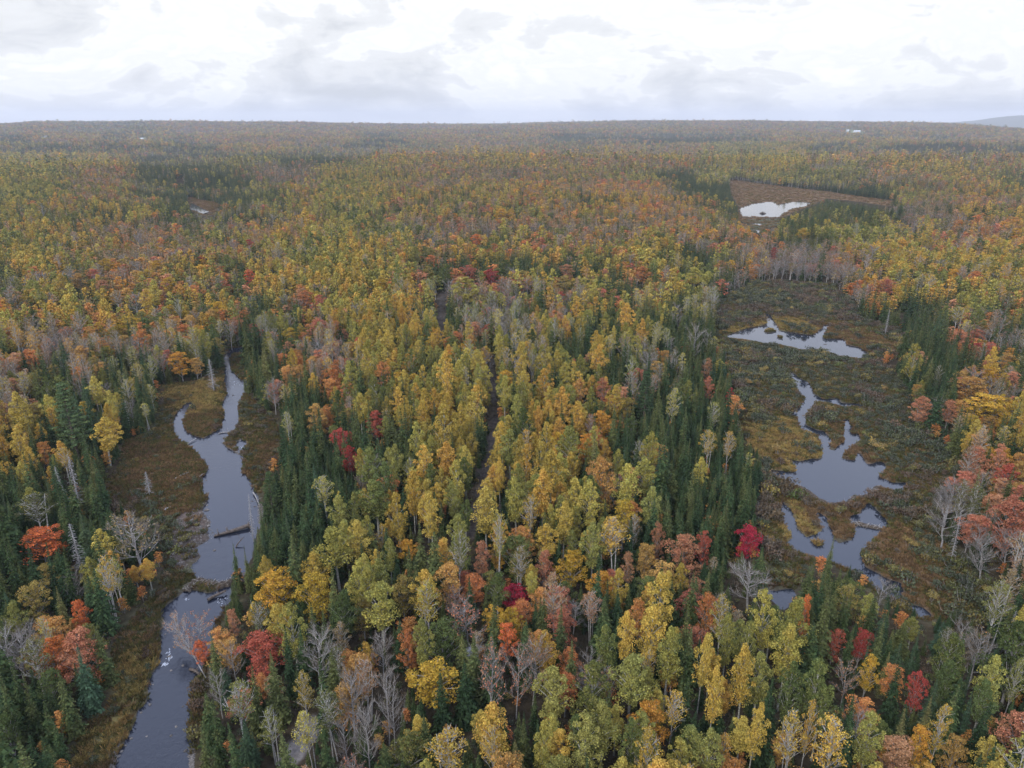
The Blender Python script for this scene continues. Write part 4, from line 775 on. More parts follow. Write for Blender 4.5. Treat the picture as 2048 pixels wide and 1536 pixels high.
# ------------------------------------------------------------------ ground sheet
ths = np.concatenate([np.arange(-180, -50, 5), np.arange(-50, 50.01, .27), np.arange(55, 180, 5)]); ths = R(1)*ths
rs = [2.0]
while rs[-1] < 40: rs.append(rs[-1]*1.12)
while rs[-1] < 1300: rs.append(rs[-1]*1.0062)
while rs[-1] < 18000: rs.append(rs[-1]*1.013)
rs = np.array(rs); A_, B_ = np.meshgrid(rs, ths, indexing='ij'); nr, nt_ = A_.shape
gx, gy = (A_*np.sin(B_)).ravel(), (A_*np.cos(B_)).ravel(); gz = height(gx, gy)
ii, jj = np.meshgrid(np.arange(nr-1), np.arange(nt_), indexing='ij'); j2 = (jj+1) % nt_
Q = np.stack([ii*nt_+jj, ii*nt_+j2, (ii+1)*nt_+j2, (ii+1)*nt_+jj], -1).reshape(-1, 4)
gm, N = mat('forest_floor')
att = N('ShaderNodeAttribute', attribute_name='cover'); tcg = N('ShaderNodeTexCoord')
na = N('ShaderNodeTexNoise', {'Vector': tcg.outputs['Object'], 'Scale': .9, 'Detail': 8, 'Roughness': .7})
nb = N('ShaderNodeTexNoise', {'Vector': tcg.outputs['Object'], 'Scale': .09, 'Detail': 4})
vr = N('ShaderNodeMapRange', {0: na.outputs[0], 1: .3, 2: .7, 3: .45, 4: 1.6}); v3 = N('ShaderNodeMapRange', {0: nb.outputs[0], 1: .3, 2: .7, 3: .8, 4: 1.25})
hs = N('ShaderNodeHueSaturation', {'Value': M_('MULTIPLY', vr.outputs[0], v3.outputs[0], N=N), 'Color': att.outputs['Color']})
bp = N('ShaderNodeBump', {'Strength': .8, 'Distance': .3, 'Height': na.outputs[0]})
df = N('ShaderNodeBsdfDiffuse', {0: hs.outputs[0], 'Normal': bp.outputs[0]}); N('ShaderNodeOutputMaterial', {0: df.outputs[0]})
ground_me = mesh_np('ground', np.stack([gx, gy, gz], 1), [Q], [gm], smooth=True)
def soft(polys, x, y, w=3.0): return sstep(w, -w, sdist(polys, x, y)+(fbm(x/4, y/4, 3, 21)-.5)*8)
def cover(x, y):
    n_ = len(x); c = np.tile([.036, .028, .019], (n_, 1)).astype(float)
    def mixc(col, f): nonlocal c; c = c*(1-f[:, None])+np.array(col)*f[:, None]
    mixc((.055, .045, .024), fbm(x/9, y/9, 3, 31)**2)
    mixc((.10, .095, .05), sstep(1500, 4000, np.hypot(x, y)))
    o = soft(OPEN, x, y, 2.0); mixc((.07, .066, .038), o)
    mixc((.14, .085, .045), soft(RUST, x, y)*o*.8); mixc((.18, .14, .05), soft(GOLD, x, y)*o*.8)
    bar = [G([(330,1040),(420,1000),(425,1060),(430,1077),(400,1094),(405,1111),(387,1134),(400,1158),(330,1140)]), G([(440,887),(450,875),(470,880),(480,912)]), G([(255,1480),(240,1500),(232,1536),(215,1536),(225,1490)])]
    mixc((.085, .065, .055), soft(bar, x, y, 1.0)*.9)
    dw = sdist(WATER, x, y); mixc((.055, .045, .035), sstep(1.6, .2, dw)*.85)
    mixc((.16, .145, .135), soft(ROAD, x, y, .6)*.9); mixc((.07, .058, .048), soft(TRAIL, x, y, 1.0)*.9)
    fieldm = [G([(1620,251.5),(1690,251.5),(1690,262),(1620,262)])]
    return c
cc = np.ones((len(gx), 4), np.float32); cc[:, :3] = cover(gx, gy)
# open hayfields on the far ridge keep their own grass colour
fpx, fpy, _ = pixel(gx, gy, gz+4); ff = inside_px(FIELD_PX, fpx, fpy) & (gy > 2500)
cc[ff, :3] = (.17, .18, .085)
ca = ground_me.attributes.new('cover', 'FLOAT_COLOR', 'POINT'); ca.data.foreach_set('color', cc.ravel())
struct('ground', ground_me)
# ------------------------------------------------------------------ water
def water(name, x0, x1, y0, y1, ripple, scale, col):
    m, N = mat(name)
    tcw = N('ShaderNodeTexCoord')
    w1 = N('ShaderNodeTexNoise', {'Vector': tcw.outputs['Object'], 'Scale': scale, 'Detail': 5, 'Roughness': .55, 'Distortion': .6})
    w2 = N('ShaderNodeTexNoise', {'Vector': tcw.outputs['Object'], 'Scale': .07, 'Detail': 2})
    cal = N('ShaderNodeMapRange', {0: w2.outputs[0], 1: .42, 2: .58, 3: .25, 4: 1.0}, clamp=True)
    b = N('ShaderNodeBump', {'Distance': .12, 'Height': w1.outputs[0], 'Strength': M_('MULTIPLY', cal.outputs[0], ripple, N=N)})
    p = N('ShaderNodeBsdfPrincipled', {'Base Color': (*col, 1), 'Roughness': .06, 'IOR': 1.45, 'Normal': b.outputs[0]})
    N('ShaderNodeOutputMaterial', {0: p.outputs[0]})
    V = [(x0, y0, -.09), (x1, y0, -.09), (x1, y1, -.09), (x0, y1, -.09)]
    return struct(name, mesh_np(name, V, [np.array([[0, 1, 2, 3]])], [m]))
water('brook_water', -140, -42, 40, 300, .95, .8, (.012, .015, .024))
water('far_brook_water', -345, -290, 660, 800, .2, .5, (.015, .018, .022))
water('marsh_water', 42, 190, 90, 340, .12, .6, (.012, .016, .024))
water('far_pond_water', 150, 330, 420, 830, .05, .3, (.02, .024, .03))
# ------------------------------------------------------------------ marsh growth
def shrub(Wd, H, n, size):
    g, st = Geo(), Geo()
    for i in range(7):
        a = U(0, 6.28); r = Wd*.5*U(.2, .8); c = (math.cos(a)*r, math.sin(a)*r, H*U(.45, .8))
        st.tube([(c[0]*.25, c[1]*.25, -.1), (c[0]*.8, c[1]*.8, c[2]*.7), (c[0]*1.1, c[1]*1.1, c[2]+.35*H)], [.035, .025, .008], 3)
        clump_leaves(g, c, Wd*.26*U(.7, 1.2), n//7, size, flat=.8, shell=.3)
    return st, g
def tuft(Wd, H, n):
    g = Geo(); V = []; Q = []
    for i in range(n):
        a = U(0, 6.28); r = Wd*.5*math.sqrt(random.random()); b = np.array([math.cos(a)*r, math.sin(a)*r, -.05]); o = U(-1, 1)
        d = np.array([math.cos(a)*U(.1, .6), math.sin(a)*U(.1, .6), 1.0])*H*U(.6, 1.1); w = np.array([-math.sin(a+o), math.cos(a+o), 0])*.05
        V += [b-w, b+w, b+d+w*.3+[math.cos(a)*.12, math.sin(a)*.12, 0], b+d-w*.3]; Q.append([len(V)-4, len(V)-3, len(V)-2, len(V)-1])
    g.add(V, Q); return g
def pts_in(poly, n):
    a, b = poly.min(0), poly.max(0); x = rng.uniform(a[0], b[0], n); y = rng.uniform(a[1], b[1], n)
    k_ = sdist([poly], x, y) < -.3; return x[k_], y[k_]
def thin(x, y, d):
    seen = set(); keep_ = []
    for i, (a, b) in enumerate(zip((x//d).astype(int).tolist(), (y//d).astype(int).tolist())):
        if (a, b) not in seen: seen.add((a, b)); keep_.append(i)
    return np.array(keep_, int)
SHR = [shrub(2.3*U(.85, 1.15), 1.6*U(.8, 1.2), 150, .24) for _ in range(4)]
def sh_mesh(i, m):
    st, g = SHR[i]; q = Geo(); q.join(st, 0); q.join(g, 1); return q.mesh('shrub_stand', [BK['grey'], LM[m]])
sh_protos = [sh_mesh(i, m) for m in ('alder', 'brown', 'olive', 'mgreen') for i in range(4)]
TF = [tuft(1.0, .55, 34) for _ in range(3)]
tf_protos = [g.mesh('sedge_stand', [LM[m]]) for m in ('sedgeg', 'sedger', 'sedgeo') for g in TF]
sx_, sy_ = [], []
for p, n in ((OPEN[0], 60000), (OPEN[1], 90000)):
    a, b = pts_in(p, n); sx_.append(a); sy_.append(b)
sx_, sy_ = np.concatenate(sx_), np.concatenate(sy_)
dw_ = np.maximum(sdist(WATER, sx_, sy_), -sdist(ISLE, sx_, sy_)); barq = G([(345,1045),(412,1000),(428,1060),(430,1077),(400,1094),(405,1111),(387,1134),(398,1156),(335,1138)]); okk = (dw_ > .8) & ((sdist([barq], sx_, sy_) > 0) | (rng.random(len(sx_)) < .10)); sx_, sy_, dw_ = sx_[okk], sy_[okk], dw_[okk]
sed = np.minimum(sdist(RUST, sx_, sy_), sdist(GOLD, sx_, sy_))+(fbm(sx_/6, sy_/6, 3, 41)-.5)*14
k_ = thin(sx_, sy_, 1.75); left = sx_[k_] < 0
keepm = (dw_[k_] > 1.2) & ((sed[k_] > 0) & (rng.random(len(k_)) < np.where(left, .75, .92)) | (rng.random(len(k_)) < .13))
k_ = k_[keepm]; _sx, _sy, _ = pixel(sx_[k_], sy_[k_], 1.7); _s2, _s3, _ = pixel(sx_[k_], sy_[k_], 1.0); k_ = k_[~(inside_px(PONDS+BROOK, _sx, _sy) | inside_px(PONDS+BROOK, _s2, _s3))]; xs, ys = sx_[k_], sy_[k_]; n_ = len(xs)
nn = fbm(xs/14, ys/14, 3, 51); kind = np.where(nn+rng.normal(size=n_)*.09 > .61, 1, np.where(rng.random(n_) < .22, 2, 0)); kind = np.where(rng.random(n_) < .03, 3, kind)
sc = rng.uniform(.45, 1.35, n_)*np.where(fbm(xs/16, ys/16, 2, 77) > .5, 1.2, .8)*np.where(xs < 0, .8, 1.3)
scatter('alder_thicket', 'low olive and brown alder thicket covering the marsh and brook meadow', sh_protos, np.stack([xs, ys, height(xs, ys)-.05], 1), kind*4+rng.integers(0, 4, n_), rng.uniform(0, 6.28, n_), np.stack([sc, sc, sc*rng.uniform(.7, 1.2, n_)], 1))
k_ = thin(sx_, sy_, .72); k_ = k_[dw_[k_] > .25]; xs, ys = sx_[k_], sy_[k_]; n_ = len(xs)
gd = sdist(GOLD, xs, ys)+(fbm(xs/5, ys/5, 3, 61)-.5)*10; rd = sdist(RUST, xs, ys)+(fbm(xs/5, ys/5, 3, 62)-.5)*12
kind = np.where((gd < 0) & (rng.random(n_) < .75), 0, np.where((rd < 0) & (rng.random(n_) < np.where(xs < 0, .42, .75)), 1, np.where(rng.random(n_) < .75, 2, 1)))
sc = rng.uniform(.7, 1.3, n_)
scatter('marsh_sedge', 'gold, rust and olive sedge covering the marsh and brook meadow', tf_protos, np.stack([xs, ys, height(xs, ys)], 1), kind*3+rng.integers(0, 3, n_), rng.uniform(0, 6.28, n_), np.stack([sc, sc, sc], 1))
# far marsh: sparse tussocks and standing dead stems' shrubs
a, b = [np.concatenate(q) for q in zip(pts_in(OPEN[2], 9000), pts_in(OPEN[3], 3000), pts_in(OPEN[4], 800))]; k_ = thin(a, b, 2.2); a, b = a[k_], b[k_]; dq = sdist(WATER, a, b) > 1; a, b = a[dq], b[dq]; n_ = len(a)
scatter('far_marsh_sedge', 'rusty sedge covering the marsh round the far beaver pond', tf_protos, np.stack([a, b, height(a, b)], 1), np.where(rng.random(n_) < .8, 3, 6)+rng.integers(0, 3, n_), rng.uniform(0, 6.28, n_), np.tile([2.6, 2.6, 1.1], (n_, 1)))
# undergrowth between the near trees
q = rng.random(26000); a = rng.uniform(R(-44), R(44), 26000); r_ = np.sqrt(q*(330**2-45**2)+45**2); xs, ys = r_*np.sin(a), r_*np.cos(a)
k_ = (sdist(OPEN, xs, ys) > .3) & (sdist(ROAD, xs, ys) > .4) & (sdist(TRAIL, xs, ys) > .2) & (sdist(WATER, xs, ys) > 1); xs, ys = xs[k_], ys[k_]; n_ = len(xs)
ug = sh_protos+[joined_mesh('sp', 0, v) for v in range(3)]+[joined_mesh('mo', 1, v) for v in range(3)]
pick = np.where(rng.random(n_) < .7, rng.integers(0, 16, n_), np.where(rng.random(n_) < .75, rng.integers(16, 19, n_), rng.integers(19, 22, n_)))
sc = np.where(pick < 16, rng.uniform(.35, .9, n_), rng.uniform(.18, .42, n_))
scatter('undergrowth', 'low shrubs and saplings under the near trees', ug, np.stack([xs, ys, height(xs, ys)], 1), pick, rng.uniform(0, 6.28, n_), np.stack([sc, sc, sc], 1))
# ------------------------------------------------------------------ labels by the nearest landmark, shared by the small things
def near_labels(items, look):
    """items: list of (px, py); returns unique labels"""
    gr = {}; out = {}
    for i, (a, b) in enumerate(items):
        dx = a-la[:, 0]; dy = (b-la[:, 1])*1.25; j = int(np.hypot(dx, dy).argmin())
        side = ('right of' if dx[j] > 0 else 'left of') if abs(dx[j]) > abs(dy[j]) else ('in front of' if dy[j] > 0 else 'behind')
        gr.setdefault((look[i], side, LMK[j][0]), []).append((float(np.hypot(dx[j], dy[j])), i))
    for (lk, sd2, lm), L2 in gr.items():
        L2.sort()
        for n, (_, i) in enumerate(L2): out[i] = f"{lk} {sd2} the {lm}"+(f", {ORD[min(n, 28)]}" if len(L2) > 1 else '')
    return [out[i] for i in range(len(items))]
# taller single bushes on the marsh
a1, b1 = pts_in(OPEN[1], 900); a2, b2 = pts_in(OPEN[0], 260); a, b = np.concatenate([a1, a2]), np.concatenate([b1, b2])
k_ = thin(a, b, 11); a, b = a[k_], b[k_]; dd3 = sdist(WATER, a, b); k_ = (dd3 > 2) & (dd3 < 22); a, b = a[k_][:70], b[k_][:70]
bpx, bpyy, _ = pixel(a, b, a*0+1); tq = pixel(a, b, a*0+2.3); vis = ~inside_px(PONDS+BROOK, tq[0], tq[1]) & (bpyy < 1530) & (bpx > 0) & (bpx < 2048); a, b, bpx, bpyy = a[vis], b[vis], bpx[vis], bpyy[vis]
mk = ['olive', 'alder', 'brown', 'sedgeg']; lk = ['olive green bush', 'dull grey-green bush', 'brown bush', 'straw-coloured bush']
BG = [shrub(3.0, 2.7, 420, .22) for _ in range(3)]
BGM = {}
kk_ = [int(v) for v in rng.choice([0, 0, 1, 2, 3], len(a))]
bl_ = near_labels(list(zip(bpx.tolist(), bpyy.tolist())), [lk[v] for v in kk_])
bz = height(a, b)
for i in range(len(a)):
    v = i % 3; m = mk[kk_[i]]
    if (v, m) not in BGM: BGM[v, m] = (BG[v][0].mesh('bush_stems', [BK['grey']]), BG[v][1].mesh('bush_leaves', [LM[m]]))
    s_ = U(.7, 1.15); t = empty('bush', (a[i], b[i], bz[i]), (0, 0, U(0, 6.28)), (s_, s_, s_)); tag(t, bl_[i], 'bush', 'bushes standing on the marsh and meadow')
    link(bpy.data.objects.new('stems', BGM[v, m][0]), t); link(bpy.data.objects.new('foliage', BGM[v, m][1]), t)
# ------------------------------------------------------------------ stones
def stone_mat(name, c1, c2):
    m, N = mat(name); tcs = N('ShaderNodeTexCoord'); n = N('ShaderNodeTexNoise', {'Vector': tcs.outputs['Object'], 'Scale': 3, 'Detail': 6})
    oi = N('ShaderNodeObjectInfo'); r = N('ShaderNodeValToRGB', {0: n.outputs[0]}); ramp(r, [(.35, c1), (.65, c2)])
    h = N('ShaderNodeHueSaturation', {'Value': N('ShaderNodeMapRange', {0: oi.outputs['Random'], 3: .55, 4: 1.35}).outputs[0], 'Color': r.outputs[0]})
    d = N('ShaderNodeBsdfDiffuse', {0: h.outputs[0]}); N('ShaderNodeOutputMaterial', {0: d.outputs[0]}); return m
STONE = stone_mat('river_stone', (.085, .075, .065), (.21, .19, .17)); SLAB = stone_mat('grey_slab', (.22, .22, .23), (.40, .40, .41))
def rock_mesh(name, m, seed, flat=.6, res=3, angular=.35):
    bm = bmesh.new(); bmesh.ops.create_icosphere(bm, subdivisions=res, radius=.5)
    r2 = random.Random(seed); planes = [(Vector((r2.uniform(-1, 1), r2.uniform(-1, 1), r2.uniform(-.6, 1))).normalized(), r2.uniform(.27, .42)) for _ in range(9)]
    for v in bm.verts:
        for n, d in planes:
            e = v.co.dot(n)-d
            if e > 0: v.co -= n*e
        v.co += v.normal*r2.uniform(-.012, .012)
        v.co.z *= flat
    me = bpy.data.meshes.new(name); bm.to_mesh(me); bm.free(); me.materials.append(m); return me
import bmesh
RK = [rock_mesh('rock', STONE, i, res=2) for i in range(5)]
barp = G([(345,1045),(415,1000),(428,1060),(430,1077),(400,1094),(405,1111),(387,1134),(398,1156),(335,1138)])
ax, ay = pts_in(barp, 260); k_ = thin(ax, ay, 2.6)[:58]; ax, ay = ax[k_], ay[k_]
extra = [(242,1502),(236,1512),(250,1490),(232,1525),(262,1476),(372,1500),(377,1512),(283,1424),(300,1408),(366,1330),(352,1452),(366,1412),(343,1470),(293,1472),(486,905),(492,893),(480,880),(504,1002),(510,1012),(412,960),(416,985),(414,1010),(428,1100),(466,790),(476,838),(330,1268),(448,875),(350,1290),(338,1312),(342,1340),(306,1368)]
ex, ey = ground([e[0] for e in extra], [e[1] for e in extra]); ax = np.concatenate([ax, ex]); ay = np.concatenate([ay, ey])
sz_ = np.concatenate([rng.uniform(.4, 1.15, len(ax)-len(ex)), rng.uniform(.35, .75, len(ex))])
rpx, rpy, _ = pixel(ax, ay, 0*ax)
rl_ = near_labels(list(zip(rpx.tolist(), rpy.tolist())), ['larger grey rock' if q > .8 else ('small grey rock' if q < .58 else 'grey rock') for q in sz_])
hz_ = height(ax, ay)
for i in range(len(ax)):
    o = link(bpy.data.objects.new('rock', RK[i % 5])); o.location = (ax[i], ay[i], max(hz_[i], -.12)+.06*sz_[i]); o.scale = (sz_[i]*U(.9, 1.4), sz_[i], sz_[i]); o.rotation_euler = (U(-.2, .2), U(-.2, .2), U(0, 6.28))
    tag(o, rl_[i], 'rock', 'rocks along the brook')
gxs, gys = pts_in(barp, 2600); more = [pts_in(G(p), 3000) for p in ([(255,1478),(240,1500),(232,1540),(212,1540),(228,1490)], [(440,887),(450,875),(474,880),(482,914)], [(374,1490),(395,1495),(390,1560),(372,1560)], [(513,1000),(535,1010),(520,1070),(512,1040)])]
gxs = np.concatenate([gxs]+[m[0] for m in more]); gys = np.concatenate([gys]+[m[1] for m in more]); n_ = len(gxs); sc = rng.uniform(.08, .42, n_)**1.2
scatter('river_gravel', 'grey cobbles and gravel strewn on the brook bar and banks', RK, np.stack([gxs, gys, np.maximum(height(gxs, gys), -.12)], 1), rng.integers(0, 5, n_), rng.uniform(0, 6.28, n_), np.stack([sc*1.3, sc, sc], 1))
def gz1(x, y): return float(height(np.array([float(x)]), np.array([float(y)]))[0])
x_, y_ = ground(955, 1326, 0); sl = link(bpy.data.objects.new('rock_slab', rock_mesh('rock_slab', SLAB, 42, .32, 4))); sl.scale = (4.6, 2.6, 3.6); sl.location = (float(x_), float(y_), gz1(x_, y_)+.75); sl.rotation_euler = (0, .05, .25)
tag(sl, 'flat pale grey rock slab in a dark gap of the lower forest', 'rock')
# ------------------------------------------------------------------ dams, lodge, logs
MUD = bark('dam_mud', (.045, .035, .028), (.10, .08, .06)); STICK = bark('peeled_sticks', (.13, .11, .09), (.32, .29, .25))
def dam(px_path, width, high, nst, label, name='beaver_dam'):
    P = G(px_path); c = P.mean(0); t = empty(name, (c[0], c[1], 0)); tag(t, label, 'dam')
    d = np.concatenate([[0], np.cumsum(np.linalg.norm(np.diff(P, axis=0), axis=1))]); n = max(12, int(d[-1]/.45)); u_ = np.linspace(0, d[-1], n)
    cx = np.interp(u_, d, P[:, 0])-c[0]; cyy = np.interp(u_, d, P[:, 1])-c[1]; tg = np.stack([np.gradient(cx), np.gradient(cyy)], 1); tg /= np.linalg.norm(tg, axis=1, keepdims=True); nm = np.stack([-tg[:, 1], tg[:, 0]], 1)
    V = []; k = 9
    for i in range(n):
        w = width*(.8+.4*rng.random()); h = high*(.75+.5*rng.random())*math.sin(math.pi*min(.5, (.5+i)/6, (.5+n-1-i)/6))
        for j in range(k):
            a = -1+2*j/(k-1); o = a*w*.5; V.append((cx[i]+nm[i, 0]*o, cyy[i]+nm[i, 1]*o, -.5+(h+.5)*(1-a*a)**.7+rng.uniform(-.05, .05)))
    Q = [(i*k+j, i*k+j+1, (i+1)*k+j+1, (i+1)*k+j) for i in range(n-1) for j in range(k-1)]
    link(bpy.data.objects.new('mud_bank', mesh_np('mud_bank', V, [np.array(Q)], [MUD])), t)
    for s in range(nst):
        i = random.randrange(n); g = Geo(); L = U(.8, 2.4); a = math.atan2(nm[i, 1], nm[i, 0])+U(-.9, .9)+math.pi*random.getrandbits(1); el_ = U(.0, .45)
        b = Vector((cx[i]+U(-.4, .4), cyy[i]+U(-.4, .4), high*U(.35, 1.0))); dr = Vector((math.cos(a)*math.cos(el_), math.sin(a)*math.cos(el_), -math.sin(el_)*.6))
        g.tube([tuple(b-dr*L*.4), tuple(b+Vector((0, 0, .05))), tuple(b+dr*L*.6)], [.035, .045, .02], 4)
        link(bpy.data.objects.new('stick', g.mesh('stick', [STICK])), t)
dam([(372,1184),(384,1170),(400,1163),(420,1170),(440,1173),(458,1167),(474,1160)], 1.9, .75, 70, 'curved beaver dam of mud and sticks across the left brook')
dam([(1543,950),(1578,968),(1612,982),(1634,1000),(1658,1011),(1692,1010),(1712,997),(1738,996),(1756,974)], 2.0, .6, 60, 'long brushy beaver dam holding the large marsh pond')
dam([(1706,1046),(1725,1050),(1748,1055),(1764,1057)], 1.3, .45, 30, 'short stick dam between the two lower marsh pools')
dam([(1482,436),(1515,437),(1558,438)], 2.2, .9, 0, 'straight low dam at the near edge of the far pond')
x_, y_ = ground(1525, 427, 0); lo = empty('beaver_lodge', (float(x_), float(y_), 0)); tag(lo, 'small brown beaver lodge standing in the far pond', 'lodge')
link(bpy.data.objects.new('mud_mound', rock_mesh('mud_mound', MUD, 9, .75, 3)), lo).scale = (7, 5, 4.2)
for i in range(22):
    g = Geo(); a = U(0, 6.28); g.tube([(math.cos(a)*.4, math.sin(a)*.4, 1.7), (math.cos(a)*3.4, math.sin(a)*2.4, .2)], [.09, .05], 4); link(bpy.data.objects.new('stick', g.mesh('stick', [STICK])), lo)
def log(p0, p1, r, label, m, h0=.15, h1=.25, root=False, nb=3, name='fallen_log'):
    a = Vector([float(q) for q in ground(*p0, h0)]+[h0]); b = Vector([float(q) for q in ground(*p1, h1)]+[h1]); t = empty(name, tuple(a)); tag(t, label, 'log')
    d = b-a; g = Geo(); sdv = Vector((-d.y, d.x, 0)).normalized()
    g.tube([tuple(d*f+sdv*math.sin(f*5)*.12) for f in (0, .25, .5, .75, 1)], [r, r*.95, r*.85, r*.7, r*.5], 7); link(bpy.data.objects.new('trunk', g.mesh('trunk', [m], True)), t)
    for i in range(nb):
        g = Geo(); f = U(.35, .95); e = d*f+sdv*U(-1.4, 1.4)+Vector((0, 0, U(.3, 1.1))); g.tube([tuple(d*f), tuple(d*f*.5+e*.5+Vector((0, 0, .1))), tuple(e)], [r*.3, r*.2, .02], 4); link(bpy.data.objects.new('branch', g.mesh('branch', [m])), t)
    if root:
        g = Geo()
        for i in range(12):
            an = i*.52; e = sdv*math.cos(an)*U(.7, 1.3)+Vector((0, 0, math.sin(an)*U(.6, 1.1)))-d.normalized()*U(.1, .5); g.tube([(0, 0, 0), tuple(e*.5), tuple(e)], [r*.5, r*.3, .03], 4)
        link(bpy.data.objects.new('roots', g.mesh('roots', [m])), t)
log((497,1051), (428,1073), .42, 'thick dark log with its root plate lying across the left brook', BK['dark'], .45, .1, True, 6)
log((416,1200), (452,1180), .30, 'dark beam-like log just below the beaver dam', BK['dark'], .15, .5)
log((374,889), (392,876), .13, 'thin pale log at the mouth of the left side channel', BK['dead'], .1, .3, nb=1)
log((437,867), (459,863), .16, 'grey log lying in the brook right of the grassy island', BK['grey'], .05, .12)
log((350,957), (376,944), .14, 'bleached log in the rusty meadow beside the brook', BK['dead'], .4, .5, nb=2)
log((397,958), (404,948), .12, 'short bleached stub at the brook edge right of the meadow', BK['dead'], .2, .7, nb=1)
log((326,1022), (344,1011), .22, 'short pale log at the top of the rocky bar', BK['dead'], .3, .4, nb=1)
log((472,1094), (486,1074), .13, 'thin branch sticking out of the water below the thick log', BK['dark'], .0, 1.2, nb=2)
log((380,1338), (405,1350), .25, 'dark driftwood under the leaning trunk', BK['dark'], .0, .4, nb=4)
log((506,985), (520,1010), .15, 'weathered log on the right bank of the pool', BK['grey'], .3, .4, nb=3)
log((880,1118-60), (935,1085), .12, 'pale trunk lying between the lower middle trees', BK['dead'], .5, 1.0, nb=1)
log((1905,1180), (1935,1172), .13, 'bleached log on the brown heath right of the marsh', BK['dead'], .3, .5, nb=2)
# leaning half-bare tree over the brook
x0_, y0_ = ground(412, 1356, .3); x1_, y1_ = ground(333, 1240, 4.5); dv = Vector((float(x1_-x0_), float(y1_-y0_), 4.2)); Lh = dv.length
T_, C_, L2_ = part_meshes('br', 0, 2)
lt = empty('leaning_tree', (float(x0_), float(y0_), .2), dv.to_track_quat('Z', 'X').to_euler(), (.62, .62, Lh/FAM['ba'][2])); tag(lt, 'pale leaning trunk with thin salmon leaves reaching over the lower brook', 'bare tree')
link(bpy.data.objects.new('trunk', T_), lt); link(bpy.data.objects.new('branches', C_), lt); link(bpy.data.objects.new('leaves', L2_), lt)
# white water
FO, N = mat('foam'); N('ShaderNodeOutputMaterial', {0: N('ShaderNodeBsdfDiffuse', {0: (.42, .44, .47, 1)}).outputs[0]})
V = []; Q = []
for (a, b, sx2, sy2, n) in ((338, 1310, 3, 8, 22), (330, 1328, 3, 2, 26), (442, 1200, 9, 7, 16), (374, 1198, 3, 1, 8), (473, 768, 10, 4, 14), (482, 895, 3, 6, 10)):
    for _ in range(n):
        cx3, cy3 = ground(a+random.gauss(0, sx2), b+random.gauss(0, sy2)); w = U(.03, .09); h = U(.1, .4); an = U(-.5, .5)
        c_, s2 = math.cos(an), math.sin(an)
        for (uu, vv) in ((-w, 0), (0, -h), (w, 0), (0, h)): V.append((float(cx3)+uu*c_-vv*s2, float(cy3)+uu*s2+vv*c_, -.07+len(V)*1e-6))
        Q.append([len(V)-4, len(V)-3, len(V)-2, len(V)-1])
fo = link(bpy.data.objects.new('white_water', mesh_np('white_water', V, [np.array(Q)], [FO]))); fo['kind'] = 'stuff'; fo['label'] = 'flecks of white water at the brook riffles and below the dam'
# ------------------------------------------------------------------ far houses
def hit(px, py):
    lo_, hi_ = 1500, 9000; t = np.linspace(lo_, hi_, 3000); u2 = -(py-768); d = np.array([px-1024, cp_*F+sp_*u2, -sp_*F+cp_*u2]); d = d/np.hypot(d[0], d[1])
    x, y, z = d[0]*t, d[1]*t, CAM_H+d[2]*t; hh_ = height(x, y); k = np.nonzero(z < hh_+6)[0]; k = k[0] if len(k) else 1800
    return float(x[k]), float(y[k]), float(hh_[k])
def paint(name, c):
    m, N = mat(name); tcp = N('ShaderNodeTexCoord'); n = N('ShaderNodeTexNoise', {'Vector': tcp.outputs['Object'], 'Scale': .6}); r = N('ShaderNodeValToRGB', {0: n.outputs[0]}); ramp(r, [(.3, tuple(v*.85 for v in c)), (.7, c)])
    N('ShaderNodeOutputMaterial', {0: N('ShaderNodeBsdfDiffuse', {0: r.outputs[0]}).outputs[0]}); return m
WHITE = paint('white_paint', (.6, .6, .59)); ROOFM = paint('pale_metal_roof', (.62, .63, .65)); DARKW = paint('dark_glass', (.05, .05, .06)); ROOFD = paint('dark_roof', (.16, .15, .15))
def bxg(g, x0, x1, y0, y1, z0, z1):
    g.add([(x0,y0,z0),(x1,y0,z0),(x1,y1,z0),(x0,y1,z0),(x0,y0,z1),(x1,y0,z1),(x1,y1,z1),(x0,y1,z1)], [(0,3,2,1),(4,5,6,7),(0,1,5,4),(1,2,6,5),(2,3,7,6),(3,0,4,7)])
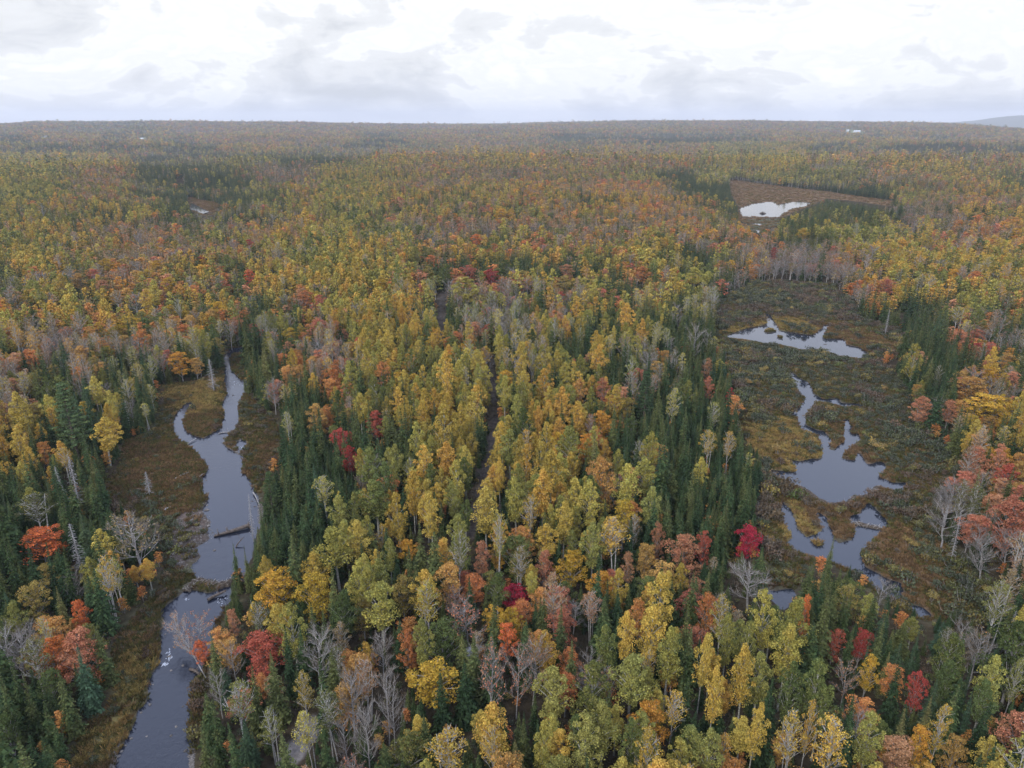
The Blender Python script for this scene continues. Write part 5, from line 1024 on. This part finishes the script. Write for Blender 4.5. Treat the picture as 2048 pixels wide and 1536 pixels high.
def house(px, py, L, D, H, rh, rot, rm, label):
    x, y, z = hit(px, py); t = empty('farmhouse', (x, y, z), (0, 0, rot)); tag(t, label, 'house')
    g = Geo(); bxg(g, -L/2, L/2, -D/2, D/2, -3, H); link(bpy.data.objects.new('wall', g.mesh('wall', [WHITE])), t)
    g = Geo(); e = .6; g.add([(-L/2-e,-D/2-e,H-.1),(L/2+e,-D/2-e,H-.1),(L/2+e,0,H+rh),(-L/2-e,0,H+rh),(-L/2-e,D/2+e,H-.1),(L/2+e,D/2+e,H-.1)], [(0,1,2,3),(3,2,5,4)])
    g.add([(-L/2,-D/2,H),(-L/2,D/2,H),(-L/2,0,H+rh-.2),(-L/2,0,H+rh-.2)], [(0,1,2,3)]); g.add([(L/2,-D/2,H),(L/2,D/2,H),(L/2,0,H+rh-.2),(L/2,0,H+rh-.2)], [(0,1,2,3)])
    link(bpy.data.objects.new('roof', g.mesh('roof', [rm])), t)
    for i in range(4):
        g = Geo(); cx4 = -L/2+L*(i+.5)/4; bxg(g, cx4-.7, cx4+.7, -D/2-.06, -D/2+.05, 1.2, 2.6); link(bpy.data.objects.new('window', g.mesh('window', [DARKW])), t)
house(1714, 262, 32, 11, 4.5, 4, .15, ROOFM, 'long white farm building with pale roof on the far right ridge')
house(1694, 261, 18, 11, 6, 4, -.4, ROOFM, 'small white house left of the long white farm building')
house(92, 272, 14, 9, 4, 3, .5, ROOFD, 'white house in a clearing on the far left ridge')
house(284, 276, 9, 7, 4, 2.5, .2, ROOFM, 'small white house among trees right of the far left clearing')
# ------------------------------------------------------------------ haze
g = Geo(); bxg(g, -19000, 19000, -600, 19500, -22, 330)
hm_ = bpy.data.materials.new('haze_air'); hm_.use_nodes = True; N = NT(hm_.node_tree)
vol = N('ShaderNodeVolumePrincipled', {'Color': (.86, .89, .94, 1), 'Density': HAZE, 'Anisotropy': .2}); o_ = N('ShaderNodeOutputMaterial'); hm_.node_tree.links.new(vol.outputs[0], o_.inputs['Volume'])
hz2 = link(bpy.data.objects.new('haze', g.mesh('haze', [hm_]))); hz2['kind'] = 'stuff'; hz2['label'] = 'thin bluish haze over the far forest'
